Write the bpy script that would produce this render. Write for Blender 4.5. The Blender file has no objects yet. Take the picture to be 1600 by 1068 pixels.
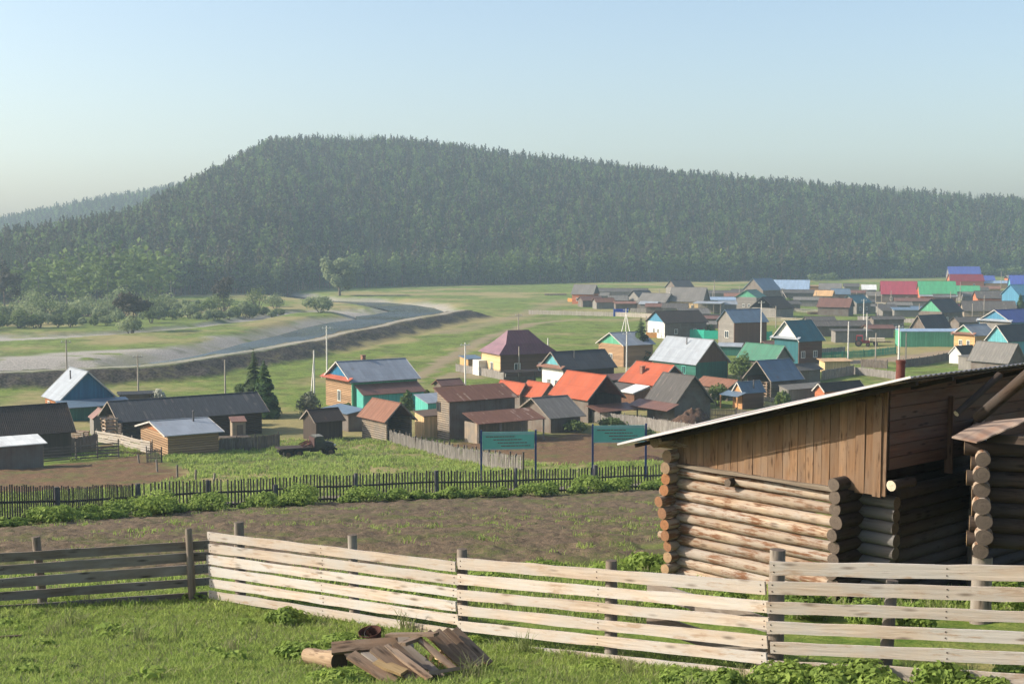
import bpy, bmesh, math, random
import numpy as np
from math import radians, sin, cos, pi, atan2, hypot, sqrt
from mathutils import Vector, Matrix

S = bpy.context.scene
COL = S.collection
rad = math.radians

# ------------------------------------------------------------------ camera
F_PX = 2150.0            # focal length in pixels of the 1600 px wide picture
CAM_Z = 22.6             # eye height over the valley floor (z = 0)
PITCH = math.atan(159.0 / F_PX)
cam_d = bpy.data.cameras.new('camera'); cam = bpy.data.objects.new('camera', cam_d); COL.objects.link(cam)
cam_d.sensor_width = 36.0; cam_d.lens = F_PX / 1600.0 * 36.0
cam_d.clip_start = 0.3; cam_d.clip_end = 20000
cam.location = (0, 0, CAM_Z); cam.rotation_euler = (pi / 2 - PITCH, 0, 0)
S.camera = cam

# ------------------------------------------------------------------ sky, sun, exposure
SUN_EL, SUN_AZ = rad(29), rad(180)      # azimuth measured in the ground plane from +x: the sun stands to the left
w = bpy.data.worlds.new('World'); S.world = w; w.use_nodes = True
nt = w.node_tree; nt.nodes.clear()
wo = nt.nodes.new('ShaderNodeOutputWorld'); bg = nt.nodes.new('ShaderNodeBackground'); sk = nt.nodes.new('ShaderNodeTexSky')
sk.sky_type = 'NISHITA'; sk.sun_disc = False; sk.sun_elevation = SUN_EL; sk.sun_rotation = rad(270)
sk.altitude = 300; sk.air_density = 1.0; sk.dust_density = 3.0; sk.ozone_density = 1.0
bg.inputs['Strength'].default_value = 0.14
nt.links.new(sk.outputs[0], bg.inputs[0]); nt.links.new(bg.outputs[0], wo.inputs[0])
sd = bpy.data.lights.new('sun', 'SUN'); sun = bpy.data.objects.new('sun', sd); COL.objects.link(sun)
sd.energy = 5.0; sd.angle = rad(0.5); sd.color = (1.0, 0.92, 0.80)
sv = Vector((cos(SUN_EL) * cos(SUN_AZ), cos(SUN_EL) * sin(SUN_AZ), sin(SUN_EL)))
sun.rotation_euler = sv.to_track_quat('Z', 'Y').to_euler()
sun.location = (-60, 0, 80)
S.view_settings.view_transform = 'Standard'; S.view_settings.look = 'None'; S.view_settings.gamma = 1.0
S.view_settings.exposure = 0.62
S.render.engine = 'CYCLES'
S.cycles.use_denoising = True; S.cycles.denoiser = 'OPENIMAGEDENOISE'; S.cycles.denoising_prefilter = 'NONE'; S.cycles.denoising_input_passes = 'RGB_ALBEDO_NORMAL'
S.cycles.max_bounces = 6; S.cycles.diffuse_bounces = 2; S.cycles.glossy_bounces = 2; S.cycles.transmission_bounces = 3
S.cycles.volume_bounces = 1; S.cycles.transparent_max_bounces = 6
S.cycles.use_adaptive_sampling = False; S.cycles.sample_clamp_indirect = 4.0
S.cycles.caustics_reflective = False; S.cycles.caustics_refractive = False

# ------------------------------------------------------------------ survey helpers
CP, SP = cos(PITCH), sin(PITCH)
def ray(px, py):
    u = (px - 800.0) / F_PX; v = (534.0 - py) / F_PX
    return np.array((u, CP + v * SP, -SP + v * CP))
def at(px, py, z=0.0):
    r = ray(px, py); t = (z - CAM_Z) / r[2]
    return Vector((r[0] * t, r[1] * t, z))
def atd(px, py, d):
    r = ray(px, py); t = d / r[1]
    return Vector((r[0] * t, d, CAM_Z + r[2] * t))
def az_x(px, d):            # x of the column px at depth d
    return (px - 800.0) / F_PX * d

def vnoise(x, y, seed=0):
    x = np.asarray(x, float); y = np.asarray(y, float)
    xi = np.floor(x); yi = np.floor(y); fx = x - xi; fy = y - yi
    fx = fx * fx * (3 - 2 * fx); fy = fy * fy * (3 - 2 * fy)
    def h(a, b):
        s = np.sin(a * 127.1 + b * 311.7 + seed * 74.7) * 43758.5453
        return s - np.floor(s)
    return (h(xi, yi) * (1 - fx) + h(xi + 1, yi) * fx) * (1 - fy) + (h(xi, yi + 1) * (1 - fx) + h(xi + 1, yi + 1) * fx) * fy
def fbm(x, y, seed=0, o=4):
    a = 0; k = 1.0; n = 0
    for i in range(o):
        a = a + k * vnoise(x * 2 ** i, y * 2 ** i, seed + i); n += k; k *= .5
    return a / n
def sstep(a, b, x):
    t = np.clip((x - a) / (b - a), 0, 1); return t * t * (3 - 2 * t)
def seg_dist(X, Y, pts, closed=False):
    pts = [tuple(p)[:2] for p in pts]
    if closed: pts = pts + [pts[0]]
    D = np.full(np.shape(X), 1e9)
    for (ax, ay), (bx, by) in zip(pts[:-1], pts[1:]):
        dx, dy = bx - ax, by - ay; l2 = dx * dx + dy * dy + 1e-12
        t = np.clip(((X - ax) * dx + (Y - ay) * dy) / l2, 0, 1)
        D = np.minimum(D, np.hypot(X - ax - t * dx, Y - ay - t * dy))
    return D
def inside(X, Y, pts):
    pts = [tuple(p)[:2] for p in pts]; n = len(pts)
    c = np.zeros(np.shape(X), bool)
    for i in range(n):
        ax, ay = pts[i]; bx, by = pts[i - 1]
        cond = ((ay > Y) != (by > Y)) & (X < (bx - ax) * (Y - ay) / ((by - ay) if by != ay else 1e-9) + ax)
        c ^= cond
    return c
def sdf(X, Y, pts):          # negative inside
    d = seg_dist(X, Y, pts, True)
    return np.where(inside(X, Y, pts), -d, d)

# ------------------------------------------------------------------ terrain
PROF_Y = [-400, -60, 0, 8, 14.3, 18.2, 21.5, 25, 36, 50, 64, 83, 107, 122, 139, 158, 186, 20000]
PROF_D = [-9, -1, 1.9, 3.5, 4.8, 5.4, 5.75, 6.25, 7.8, 10.1, 12.3, 15.0, 18.0, 19.7, 21.4, 22.2, 22.6, 22.6]
_py = np.linspace(-100, 400, 2001); _pd = np.interp(_py, PROF_Y, PROF_D)
_k = np.exp(-np.linspace(-2, 2, 25) ** 2); _k /= _k.sum()
_pd = np.convolve(np.pad(_pd, 12, mode='edge'), _k, 'valid')
def P0(lst, z=0.0):
    return [at(a, b, z) for a, b in lst]

LEVEE_BASE = P0([(-260, 622), (-100, 616), (0, 612), (100, 607), (250, 599), (330, 590), (400, 577), (480, 562), (560, 545), (640, 525), (720, 507), (770, 497)])
LEVEE = []
for i, p in enumerate(LEVEE_BASE):
    q0 = LEVEE_BASE[max(0, i - 1)]; q1 = LEVEE_BASE[min(len(LEVEE_BASE) - 1, i + 1)]
    t = (q1 - q0).normalized(); n = Vector((-t.y, t.x, 0))
    LEVEE.append(p + n * 8.5)
WZ = -1.5
WATER_FAR = [(-300, 583), (-100, 581), (0, 579), (100, 577), (170, 575), (230, 567), (300, 557), (345, 546), (380, 536), (430, 525), (480, 511), (520, 503), (557, 499), (556, 494), (585, 491), (609, 486.5), (600, 483), (580, 479.5), (553, 477), (519, 474.5), (480, 470), (440, 465), (380, 462), (300, 461), (150, 463)]
WATER_NEAR = [(150, 460), (300, 457.5), (380, 458), (440, 460), (480, 465), (519, 470), (553, 471), (600, 472), (616, 473.5), (647, 476.5), (678, 481), (695, 487.5), (684, 492), (662, 497)]
WPOLY = P0(WATER_FAR, WZ) + P0(WATER_NEAR, WZ)
for p in reversed(LEVEE[:-2]):
    i = LEVEE.index(p); q0 = LEVEE[max(0, i - 1)]; q1 = LEVEE[min(len(LEVEE) - 1, i + 1)]
    t = (q1 - q0).normalized(); n = Vector((-t.y, t.x, 0)); WPOLY.append(p + n * 7)
DRY = P0([(-200, 536), (0, 533), (100, 528), (190, 521), (300, 512), (400, 500), (450, 489), (500, 486), (560, 486), (590, 488), (588, 482), (560, 480), (490, 483), (440, 485), (400, 491), (330, 503), (185, 516.5), (100, 520), (0, 523), (-200, 526)])
GBAR = P0([(-300, 590), (0, 584), (100, 583), (200, 577), (300, 558), (380, 538), (450, 521), (440, 517), (400, 521), (330, 534), (260, 545), (180, 549), (100, 553), (0, 561), (-300, 566)])
SPIT = P0([(490, 510), (560, 502), (558, 497), (500, 502), (450, 510), (400, 522), (380, 532)])
FORE_PX = [-500, -200, 0, 250, 430, 520, 800, 1200, 1600, 2000, 2500]
FORE_D = [470, 475, 490, 560, 590, 650, 715, 770, 885, 950, 1000]
RIDGE_PX = [-500, 0, 112, 170, 210, 245, 277, 319, 375, 425, 500, 600, 700, 800, 900, 1000, 1100, 1200, 1300, 1400, 1500, 1600, 1800, 2500]
RIDGE_Y = [358, 357, 342, 332, 320, 303, 287, 266, 240, 214, 211, 211, 222, 236, 247, 259, 270, 277, 286, 292, 301, 307, 318, 330]
RIDGE_D = [600, 640, 680, 710, 740, 770, 800, 840, 900, 960, 1000, 1000, 1000, 1010, 1020, 1030, 1040, 1050, 1060, 1080, 1100, 1130, 1180, 1250]
TREE_H = 10.5
RIDGE_H = [(375 - y) / F_PX * d + CAM_Z - TREE_H for y, d in zip(RIDGE_Y, RIDGE_D)]
FAR_PX = [-600, -100, 0, 75, 150, 210, 277, 340, 420, 600]
FAR_Y = [348, 344, 337, 324, 310, 301, 289, 286, 292, 330]
FAR_H = [(375 - y) / F_PX * 1350 + CAM_Z - TREE_H for y in FAR_Y]
def pxcol(X, Y):
    return 800 + F_PX * X / np.maximum(Y, 1.0)
def hill_h(X, Y):
    c = pxcol(X, Y); d = Y
    foot = np.interp(c, FORE_PX, FORE_D) + 12; rid = np.interp(c, RIDGE_PX, RIDGE_D); H = np.interp(c, RIDGE_PX, RIDGE_H)
    t = (d - foot) / (rid - foot)
    up = np.clip(t, 0, 1)
    up = up * (1.35 - .35 * up) * sstep(-.02, .12, t)
    h = H * np.where(t <= 1, up, np.maximum(1 - (d - rid) / 900.0, .2))
    h = h * np.where(Y > 100, 1, 0)
    fh = np.interp(c, FAR_PX, FAR_H) * sstep(1000, 1350, d) * np.where(d > 1350, np.clip(1 - (d - 1350) / 3000, 0.2, 1), 1) * np.where(Y > 100, 1, 0)
    return np.maximum(h, fh)
def levee_mask(X, Y):
    d = seg_dist(X, Y, LEVEE)
    n = (fbm(X / 6, Y / 6, 5) - .5) * 2.0
    return d, np.clip(1 - np.maximum(d + n * 1.6 - 1.3, 0) / 7.5, 0, 1)
def gz(X, Y, fine=True):
    sc = np.isscalar(X)
    X = np.atleast_1d(np.asarray(X, float)); Y = np.atleast_1d(np.asarray(Y, float))
    z = CAM_Z - np.interp(Y, _py, _pd)
    z = np.where(Y < -100, CAM_Z - np.interp(Y, PROF_Y, PROF_D), z)
    lat = sstep(25, 60, Y) * (1 - sstep(95, 150, Y))
    z = z - lat * 0.022 * np.maximum(-X, 0) + lat * 0.02 * np.clip(X - 2, 0, 30)
    z = z + (fbm(X / 7, Y / 7, 3) - .5) * 0.35 * sstep(20, 50, Y) * (1 - sstep(110, 170, Y))
    z = z + (fbm(X / 60, Y / 60, 9) - .5) * 0.9 * sstep(170, 300, Y)
    far = Y > 120
    if far.any():
        xf, yf = X[far], Y[far]; zf = z[far]
        _, m = levee_mask(xf, yf)
        zf = zf + 2.2 * (m * .75 + .25 * sstep(0, 1, m)) * (.88 + .24 * fbm(xf / 18, yf / 18, 77))
        s = sdf(xf, yf, WPOLY)
        near = s < 30
        k = sstep(9.0, -4.0, s) * (1 - sstep(.05, .5, m))
        zf = zf * (1 - k) + (-2.6) * k
        s2 = sdf(xf, yf, DRY)
        zf = zf - 0.9 * sstep(1.5, -1.0, s2) * (1 - k)
        zf = zf + hill_h(xf, yf)
        z = z.copy(); z[far] = zf
    return float(z[0]) if sc else z
def gpt(px, py, h=0.0, it=12):      # where the sight line of a survey point meets the ground raised by h
    r = ray(px, py)
    a, b = 4.0, 3000.0
    for k in range(4):
        d = np.geomspace(a, b, 240) if k == 0 else np.linspace(a, b, 30)
        f = CAM_Z + r[2] * d / r[1] < gz(r[0] * d / r[1], d) + h
        i = int(np.argmax(f)) if f.any() else len(d) - 1
        a, b = d[max(i - 1, 0)], d[i]
    a, b = float(a), float(b)
    return Vector((r[0] * b / r[1], b, CAM_Z + r[2] * b / r[1]))

# ------------------------------------------------------------------ materials
def lin(r, g, b, k=1.0, sat=1.0):
    f = lambda c: (c / 255 / 12.92 if c <= 10 else ((c / 255 + .055) / 1.055) ** 2.4) * k
    return (f(r), f(g), f(b), 1)
_M = {}
class N:
    """small node-tree writer"""
    def __init__(s, name):
        s.m = bpy.data.materials.new(name); s.m.use_nodes = True; s.t = s.m.node_tree; s.t.nodes.clear()
        s.out = s.t.nodes.new('ShaderNodeOutputMaterial')
    def n(s, typ, **kw):
        x = s.t.nodes.new(typ)
        for k, v in kw.items(): setattr(x, k, v)
        return x
    def l(s, a, b): s.t.links.new(a, b)
    def set(s, sock, v):
        if hasattr(v, 'links') or isinstance(v, bpy.types.NodeSocket): s.l(v, sock)
        else: sock.default_value = v
    def coord(s, kind='Object'):
        return s.n('ShaderNodeTexCoord').outputs[kind]
    def attr(s, name, out='Vector'):
        a = s.n('ShaderNodeAttribute'); a.attribute_name = name; return a.outputs[out]
    def mapv(s, v, scale=(1, 1, 1), loc=(0, 0, 0)):
        m = s.n('ShaderNodeMapping'); s.l(v, m.inputs[0]); m.inputs['Scale'].default_value = scale; m.inputs['Location'].default_value = loc; return m.outputs[0]
    def noise(s, v, scale=1, detail=4, rough=.6):
        n = s.n('ShaderNodeTexNoise'); s.l(v, n.inputs['Vector']); n.inputs['Scale'].default_value = scale; n.inputs['Detail'].default_value = detail; n.inputs['Roughness'].default_value = rough; return n.outputs[0]
    def vor(s, v, scale=1, feature='F1', out=0):
        n = s.n('ShaderNodeTexVoronoi'); n.feature = feature; s.l(v, n.inputs['Vector']); n.inputs['Scale'].default_value = scale; return n.outputs[out]
    def white(s, v):
        n = s.n('ShaderNodeTexWhiteNoise'); n.noise_dimensions = '3D'; s.l(v, n.inputs['Vector']); return n.outputs['Value']
    def math(s, op, a, b=0.0, c=None):
        n = s.n('ShaderNodeMath'); n.operation = op; s.set(n.inputs[0], a); s.set(n.inputs[1], b)
        if c is not None: s.set(n.inputs[2], c)
        return n.outputs[0]
    def rng(s, v, a, b, c=0.0, d=1.0, smooth=False):
        n = s.n('ShaderNodeMapRange'); n.interpolation_type = 'SMOOTHSTEP' if smooth else 'LINEAR'
        s.set(n.inputs[0], v); n.inputs[1].default_value = a; n.inputs[2].default_value = b; n.inputs[3].default_value = c; n.inputs[4].default_value = d; return n.outputs[0]
    def mix(s, f, a, b, typ='MIX'):
        n = s.n('ShaderNodeMix'); n.data_type = 'RGBA'; n.blend_type = typ
        s.set(n.inputs[0], f); s.set(n.inputs[6], a); s.set(n.inputs[7], b); return n.outputs[2]
    def sep(s, v):
        n = s.n('ShaderNodeSeparateXYZ'); s.l(v, n.inputs[0]); return n.outputs
    def comb(s, x, y, z):
        n = s.n('ShaderNodeCombineXYZ'); s.set(n.inputs[0], x); s.set(n.inputs[1], y); s.set(n.inputs[2], z); return n.outputs[0]
    def bump(s, h, strength=.5, dist=.02):
        n = s.n('ShaderNodeBump'); n.inputs['Strength'].default_value = strength; n.inputs['Distance'].default_value = dist; s.l(h, n.inputs['Height']); return n.outputs[0]
    def surf(s, col, rough=.8, bump=None, metal=0.0, spec=.3, transl=None):
        p = s.n('ShaderNodeBsdfPrincipled'); s.set(p.inputs['Base Color'], col); s.set(p.inputs['Roughness'], rough); p.inputs['Metallic'].default_value = metal
        p.inputs['Specular IOR Level'].default_value = spec
        if bump is not None: s.l(bump, p.inputs['Normal'])
        sh = p.outputs[0]
        if transl:
            tr = s.n('ShaderNodeBsdfTranslucent'); s.set(tr.inputs[0], col)
            if bump is not None: s.l(bump, tr.inputs['Normal'])
            mx = s.n('ShaderNodeMixShader'); mx.inputs[0].default_value = transl; s.l(sh, mx.inputs[1]); s.l(tr.outputs[0], mx.inputs[2]); sh = mx.outputs[0]
        s.l(sh, s.out.inputs[0]); return s.m

def mul(c, k): return (min(c[0] * k, 1), min(c[1] * k, 1), min(c[2] * k, 1), 1)
def m_plain(key, c, rough=.7, var=.18, scale=3.0, metal=0.0, spec=.3):
    if key in _M: return _M[key]
    b = N(key); v = b.coord()
    n = b.noise(v, scale, 4)
    col = b.mix(b.rng(n, .3, .7), mul(c, 1 - var), mul(c, 1 + var))
    _M[key] = b.surf(col, rough, b.bump(b.noise(v, scale * 6, 3), .25, .01), metal, spec); return _M[key]
def m_roof(key, c, rust=0.0, seam=.5, kind='metal', rough=.45, var=.12, rustc=(.16, .07, .035, 1)):
    """sheet or board roof; seams run down the slope (local x across them)"""
    if key in _M: return _M[key]
    b = N(key); v = b.coord(); X, Y, Z = b.sep(v)
    u = b.math('DIVIDE', X, seam); fl = b.math('FLOOR', u); fr = b.math('FRACT', u)
    row = b.math('FLOOR', b.math('DIVIDE', b.math('ABSOLUTE', Y), 1.9))
    wn = b.white(b.comb(fl, b.math('ADD', row, 3.0), b.math('SIGN', Y)))
    str_ = b.noise(b.comb(b.math('MULTIPLY', X, 5.0), b.math('MULTIPLY', Y, .5), Z), 1.0, 5)
    pat = b.noise(v, .8, 5)
    col = b.mix(wn, mul(c, 1 - var), mul(c, 1 + var))
    col = b.mix(b.rng(str_, .35, .7), col, mul(c, .72), 'MIX') if kind == 'board' else b.mix(b.math('MULTIPLY', b.rng(pat, .35, .75), .35), col, mul(c, .7))
    if kind != 'board':
        g_ = (c[0] + c[1] + c[2]) / 3; col = b.mix(b.math('MULTIPLY', b.rng(str_, .42, .68), .45), col, (c[0] * .5 + g_ * .32, c[1] * .5 + g_ * .32, c[2] * .5 + g_ * .32, 1))
        lap = b.rng(b.math('FRACT', b.math('DIVIDE', b.math('ABSOLUTE', Y), 1.55)), .045, .015); sm_ = b.rng(fr, .06, .02)
        col = b.mix(b.math('MULTIPLY', b.math('MAXIMUM', lap, sm_), .4), col, mul(c, .45))
    if rust == 0 and kind != 'board':
        r = b.rng(b.math('ADD', b.math('MULTIPLY', pat, .55), b.math('MULTIPLY', str_, .45)), .56, .68); col = b.mix(b.math('MULTIPLY', r, .38), col, (.15, .085, .05, 1))
    if rust > 0:
        r = b.rng(b.math('ADD', b.math('MULTIPLY', pat, .6), b.math('MULTIPLY', str_, .4)), .62 - rust * .35, .72 - rust * .2)
        col = b.mix(r, col, rustc)
    if kind == 'board':
        col = b.mix(b.math('MULTIPLY', b.rng(b.math('ADD', wn, b.math('MULTIPLY', b.math('SUBTRACT', pat, .5), 1.6)), .95, 1.05), .5 if rust > .2 else .12), col, lin(190, 172, 156, .75))
        h = b.math('MINIMUM', b.rng(fr, 0, .08), b.rng(fr, 1, .92)); bp = b.bump(b.math('ADD', h, b.math('MULTIPLY', str_, .5)), .8, .03); rough = .85
    elif kind == 'slate':
        wv = b.math('SINE', b.math('MULTIPLY', X, 2 * pi / .18)); bp = b.bump(wv, .6, .025); rough = .85
    else:
        h = b.math('MINIMUM', b.rng(fr, 0, .05), b.rng(fr, 1, .95)); bp = b.bump(b.math('MULTIPLY', h, -1.0), .7, .03)
    _M[key] = b.surf(col, rough, bp, 0.0, .35 if kind == 'metal' else .2); return _M[key]
def m_wall(key, c, kind='v', wdt=.16, var=.2, grey=None):
    """'v' upright boards, 'h' boards lying, 'log' round logs lying, 'brick', 'plain'"""
    if key in _M: return _M[key]
    b = N(key); v = b.coord(); X, Y, Z = b.sep(v)
    along = b.math('ADD', X, Y)
    if kind == 'v': u = b.math('DIVIDE', along, wdt); g = b.comb(b.math('MULTIPLY', along, 12), b.math('MULTIPLY', Z, .8), 0.0)
    else: u = b.math('DIVIDE', Z, wdt); g = b.comb(b.math('MULTIPLY', along, .6), b.math('MULTIPLY', Z, 14), 0.0)
    fl = b.math('FLOOR', u); fr = b.math('FRACT', u)
    wn = b.white(b.comb(fl, 1.7, 4.2)); gr = b.noise(g, 1.0, 5); pt = b.noise(v, .7, 4)
    col = b.mix(wn, mul(c, 1 - var), mul(c, 1 + var))
    col = b.mix(b.math('MULTIPLY', b.rng(gr, .4, .7), .5), col, mul(c, .6))
    if grey: col = b.mix(b.math('MULTIPLY', b.rng(pt, .35, .65), .8), col, grey)
    if kind == 'log':
        h = b.math('SINE', b.math('MULTIPLY', fr, pi)); bp = b.bump(b.math('POWER', h, .5), 1.0, .09)
        col = b.mix(b.math('MULTIPLY', b.rng(h, .35, .0), .75), col, mul(c, .25))
    elif kind == 'brick':
        bp = b.bump(gr, .3, .01)
    else:
        h = b.math('MINIMUM', b.rng(fr, 0, .08), b.rng(fr, 1, .92)); bp = b.bump(h, .8, .02)
        col = b.mix(b.math('MULTIPLY', b.rng(h, .6, .0), .6), col, mul(c, .3))
    _M[key] = b.surf(col, .85, bp, 0, .2); return _M[key]
def m_wood(key, ca, cb, knots=True, grey=None, bump=.35, patch=None, pt=.56):
    """single timbers; the lc attribute holds (along, across, number)"""
    if key in _M: return _M[key]
    b = N(key); v = b.attr('lc'); A, C, I = b.sep(v)
    g = b.noise(b.comb(b.math('MULTIPLY', A, 1.3), b.math('MULTIPLY', C, 26), b.math('MULTIPLY', I, 7.31)), 1.0, 6, .65)
    big = b.noise(b.comb(b.math('MULTIPLY', A, 1.1), b.math('MULTIPLY', C, 3), b.math('MULTIPLY', I, 3.7)), 1.0, 4)
    wn = b.white(b.comb(I, 2.3, 5.1))
    col = b.mix(b.rng(g, .32, .68), ca, cb)
    if grey: col = b.mix(b.rng(big, .38, .62), col, grey)
    if patch:
        pn = b.noise(b.comb(b.math('MULTIPLY', A, 2.2), b.math('MULTIPLY', C, 12), b.math('MULTIPLY', I, 9.1)), 1.0, 6, .7); col = b.mix(b.rng(pn, pt, pt + .11), col, patch)
    col = b.mix(b.math('MULTIPLY', wn, .45), col, mul(cb, .55), 'MIX')
    if knots:
        k = b.vor(b.comb(b.math('MULTIPLY', A, 2.1), b.math('ADD', b.math('MULTIPLY', C, 9), b.math('MULTIPLY', I, 5.0)), I), 1.0)
        col = b.mix(b.math('MULTIPLY', b.rng(k, .24, .06), .85), col, mul(cb, .35))
    _M[key] = b.surf(col, .8, b.bump(g, bump, .012), 0, .22); return _M[key]
def m_end(key, c):
    if key in _M: return _M[key]
    b = N(key); v = b.attr('lc'); A, C, I = b.sep(v)
    r = b.math('ADD', A, b.math('MULTIPLY', b.noise(v, 9, 3), .012))
    rings = b.math('SINE', b.math('MULTIPLY', r, 520.0)); nz = b.noise(b.comb(b.math('MULTIPLY', A, 30), b.math('MULTIPLY', C, 2.2), I), 1.0, 4)
    wn = b.white(b.comb(I, 8.3, 1.1))
    col = b.mix(b.rng(rings, -1, 1), mul(c, .78), mul(c, 1.1)); col = b.mix(b.rng(nz, .45, .7), col, mul(c, .5)); col = b.mix(b.math('MULTIPLY', wn, .55), col, (.12, .095, .075, 1))
    _M[key] = b.surf(col, .85, b.bump(nz, .5, .01), 0, .15); return _M[key]
def m_leaf(key, ca, cb, cc=None, transl=.3, objrand=True):
    if key in _M: return _M[key]
    b = N(key)
    t = b.attr('tint', 'Fac'); col = b.mix(t, ca, cb)
    if objrand:
        o = b.n('ShaderNodeObjectInfo').outputs['Random']
        col = b.mix(b.rng(o, 0, 1, 0, .8), col, cc or mul(ca, .6))
    _M[key] = b.surf(col, .7, None, 0, .15, transl); return _M[key]

WOOD_FRESH = lambda: m_wood('pale_plank', lin(222, 204, 184, .88), lin(190, 168, 146, .78), True, lin(206, 200, 192, .8), .6, lin(186, 160, 136, .75))
WOOD_OLD = lambda: m_wood('weathered_plank', lin(142, 126, 110, .95), lin(104, 92, 80, .9), True, lin(150, 142, 132, .9))
WOOD_DARK = lambda: m_wood('dark_old_timber', lin(112, 98, 84, .9), lin(74, 64, 56, .9), False, lin(122, 114, 106, .8))
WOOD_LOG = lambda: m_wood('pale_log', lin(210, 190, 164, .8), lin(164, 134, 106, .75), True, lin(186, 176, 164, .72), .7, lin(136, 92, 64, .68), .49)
WOOD_LOGD = lambda: m_wood('shaded_log', lin(88, 72, 60, .75), lin(56, 44, 36, .75), True, lin(84, 76, 70, .65), .5, lin(50, 38, 30, .7))  # log colour deepened to carry the shade on the side walls

# ------------------------------------------------------------------ mesh helpers
class MB:
    _id = 0
    def __init__(s): s.v = []; s.f = []; s.mi = []; s.lc = []; s.sm = []
    def raw(s, vs, fs, mi=0, lc=None, smooth=False):
        o = len(s.v); s.v += [tuple(v) for v in vs]; s.f += [tuple(i + o for i in f) for f in fs]; s.mi += [mi] * len(fs); s.sm += [smooth] * len(fs)
        s.lc += lc if lc else [(0, 0, 0)] * len(vs)
    def box(s, c, size, rz=0.0, mi=0, tilt=None):
        x, y, z = size[0] / 2, size[1] / 2, size[2] / 2
        M = Matrix.Rotation(rz, 3, 'Z')
        if tilt: M = M @ Matrix.Rotation(tilt[0], 3, tilt[1])
        vs = [Vector(c) + M @ Vector((a * x, b * y, d * z)) for a in (-1, 1) for b in (-1, 1) for d in (-1, 1)]
        s.raw(vs, [(0, 1, 3, 2), (4, 6, 7, 5), (0, 4, 5, 1), (2, 3, 7, 6), (0, 2, 6, 4), (1, 5, 7, 3)], mi)
    def beam(s, a, b, wd, th, up=(0, 0, 1), mi=0, seg=1, rnd=0.0, rg=None, taper=1.0):
        """timber of width wd (along up) and thickness th from a to b"""
        a = Vector(a); b = Vector(b); d = b - a; L = d.length
        if L < 1e-6: return
        d /= L; up = Vector(up); sd_ = d.cross(up)
        if sd_.length < 1e-4: sd_ = d.cross(Vector((1, 0, 0)))
        sd_.normalize(); up = sd_.cross(d).normalized()
        MB._id += 1; I = MB._id * 1.0
        vs = []; lc = []
        for k in range(seg + 1):
            t = k / seg; w2 = wd / 2 * (1 + (taper - 1) * t)
            jw = (rg.uniform(-rnd, rnd) if rg else 0); jo = (rg.uniform(-rnd, rnd) if rg else 0)
            c = a + d * (L * t) + up * jo * .6 + sd_ * jo * .3
            for (p, q) in ((-1, -1), (1, -1), (1, 1), (-1, 1)):
                vs.append(c + up * (p * (w2 + jw)) + sd_ * (q * th / 2)); lc.append((L * t, p * w2 + q * th * .5, I))
        fs = [(3, 2, 1, 0)]
        for k in range(seg):
            o = 4 * k
            for i in range(4): fs.append((o + i, o + (i + 1) % 4, o + 4 + (i + 1) % 4, o + 4 + i))
        o = 4 * seg; fs.append((o, o + 1, o + 2, o + 3))
        s.raw(vs, fs, mi, lc)
    def log(s, a, b, r, n=12, seg=6, mi=0, mend=1, rg=None, r2=None, rough=.06, ends=True):
        a = Vector(a); b = Vector(b); d = b - a; L = d.length; d /= L
        up = Vector((0, 0, 1)) if abs(d.z) < .9 else Vector((1, 0, 0))
        sx = d.cross(up).normalized(); sy = sx.cross(d).normalized()
        MB._id += 1; I = MB._id * 1.0; r2 = r2 or r
        ph = [rg.uniform(0, 6.28) if rg else 0 for _ in range(4)]
        vs = []; lc = []
        def rr(k, i):
            th = 2 * pi * i / n; t = k / seg
            base = r + (r2 - r) * t
            return base * (1 + rough * (sin(2 * th + ph[0]) * .5 + sin(3 * th + ph[1] + t * 3) * .35 + sin(t * 9 + ph[2]) * .5))
        for k in range(seg + 1):
            c = a + d * (L * k / seg)
            for i in range(n):
                th = 2 * pi * i / n; q = rr(k, i)
                vs.append(c + sx * cos(th) * q + sy * sin(th) * q); lc.append((L * k / seg, abs(i - n / 2) * 2 * pi / n * r, I))
        fs = []
        for k in range(seg):
            for i in range(n):
                fs.append((k * n + i, k * n + (i + 1) % n, (k + 1) * n + (i + 1) % n, (k + 1) * n + i))
        s.raw(vs, fs, mi, lc, True)
        if ends:
            for k, sg in ((0, -1), (seg, 1)):
                c = a + d * (L * k / seg); vv = [c + d * sg * .004]; ll = [(0, 0, I + sg * .3)]
                for i in range(n):
                    th = 2 * pi * i / n; q = rr(k, i); vv.append(c + sx * cos(th) * q + sy * sin(th) * q); ll.append((q, th, I + sg * .3))
                ff = [(0, 1 + (i + 1) % n, 1 + i) if sg < 0 else (0, 1 + i, 1 + (i + 1) % n) for i in range(n)]
                s.raw(vv, ff, mend, ll)
    def tube(s, a, b, r, n=8, mi=0, r2=None): s.log(a, b, r, n, 1, mi, mi, None, r2 or r, 0.0)
    def build(s, name, mats, parent=None, smooth=False):
        me = bpy.data.meshes.new(name); me.from_pydata(s.v, [], s.f)
        if not isinstance(mats, (list, tuple)): mats = [mats]
        for m in mats: me.materials.append(m)
        nm = len(mats) - 1
        me.polygons.foreach_set('material_index', [min(i, nm) for i in s.mi])
        me.polygons.foreach_set('use_smooth', [True] * len(s.f) if smooth else s.sm)
        at_ = me.attributes.new('lc', 'FLOAT_VECTOR', 'POINT'); at_.data.foreach_set('vector', np.array(s.lc, np.float32).ravel())
        me.update()
        o = bpy.data.objects.new(name, me); COL.objects.link(o)
        if parent: o.parent = parent
        return o
def tag(o, label=None, cat=None, group=None, kind=None):
    if label: o['label'] = label
    if cat: o['category'] = cat
    if group: o['group'] = group
    if kind: o['kind'] = kind
    return o
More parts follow.
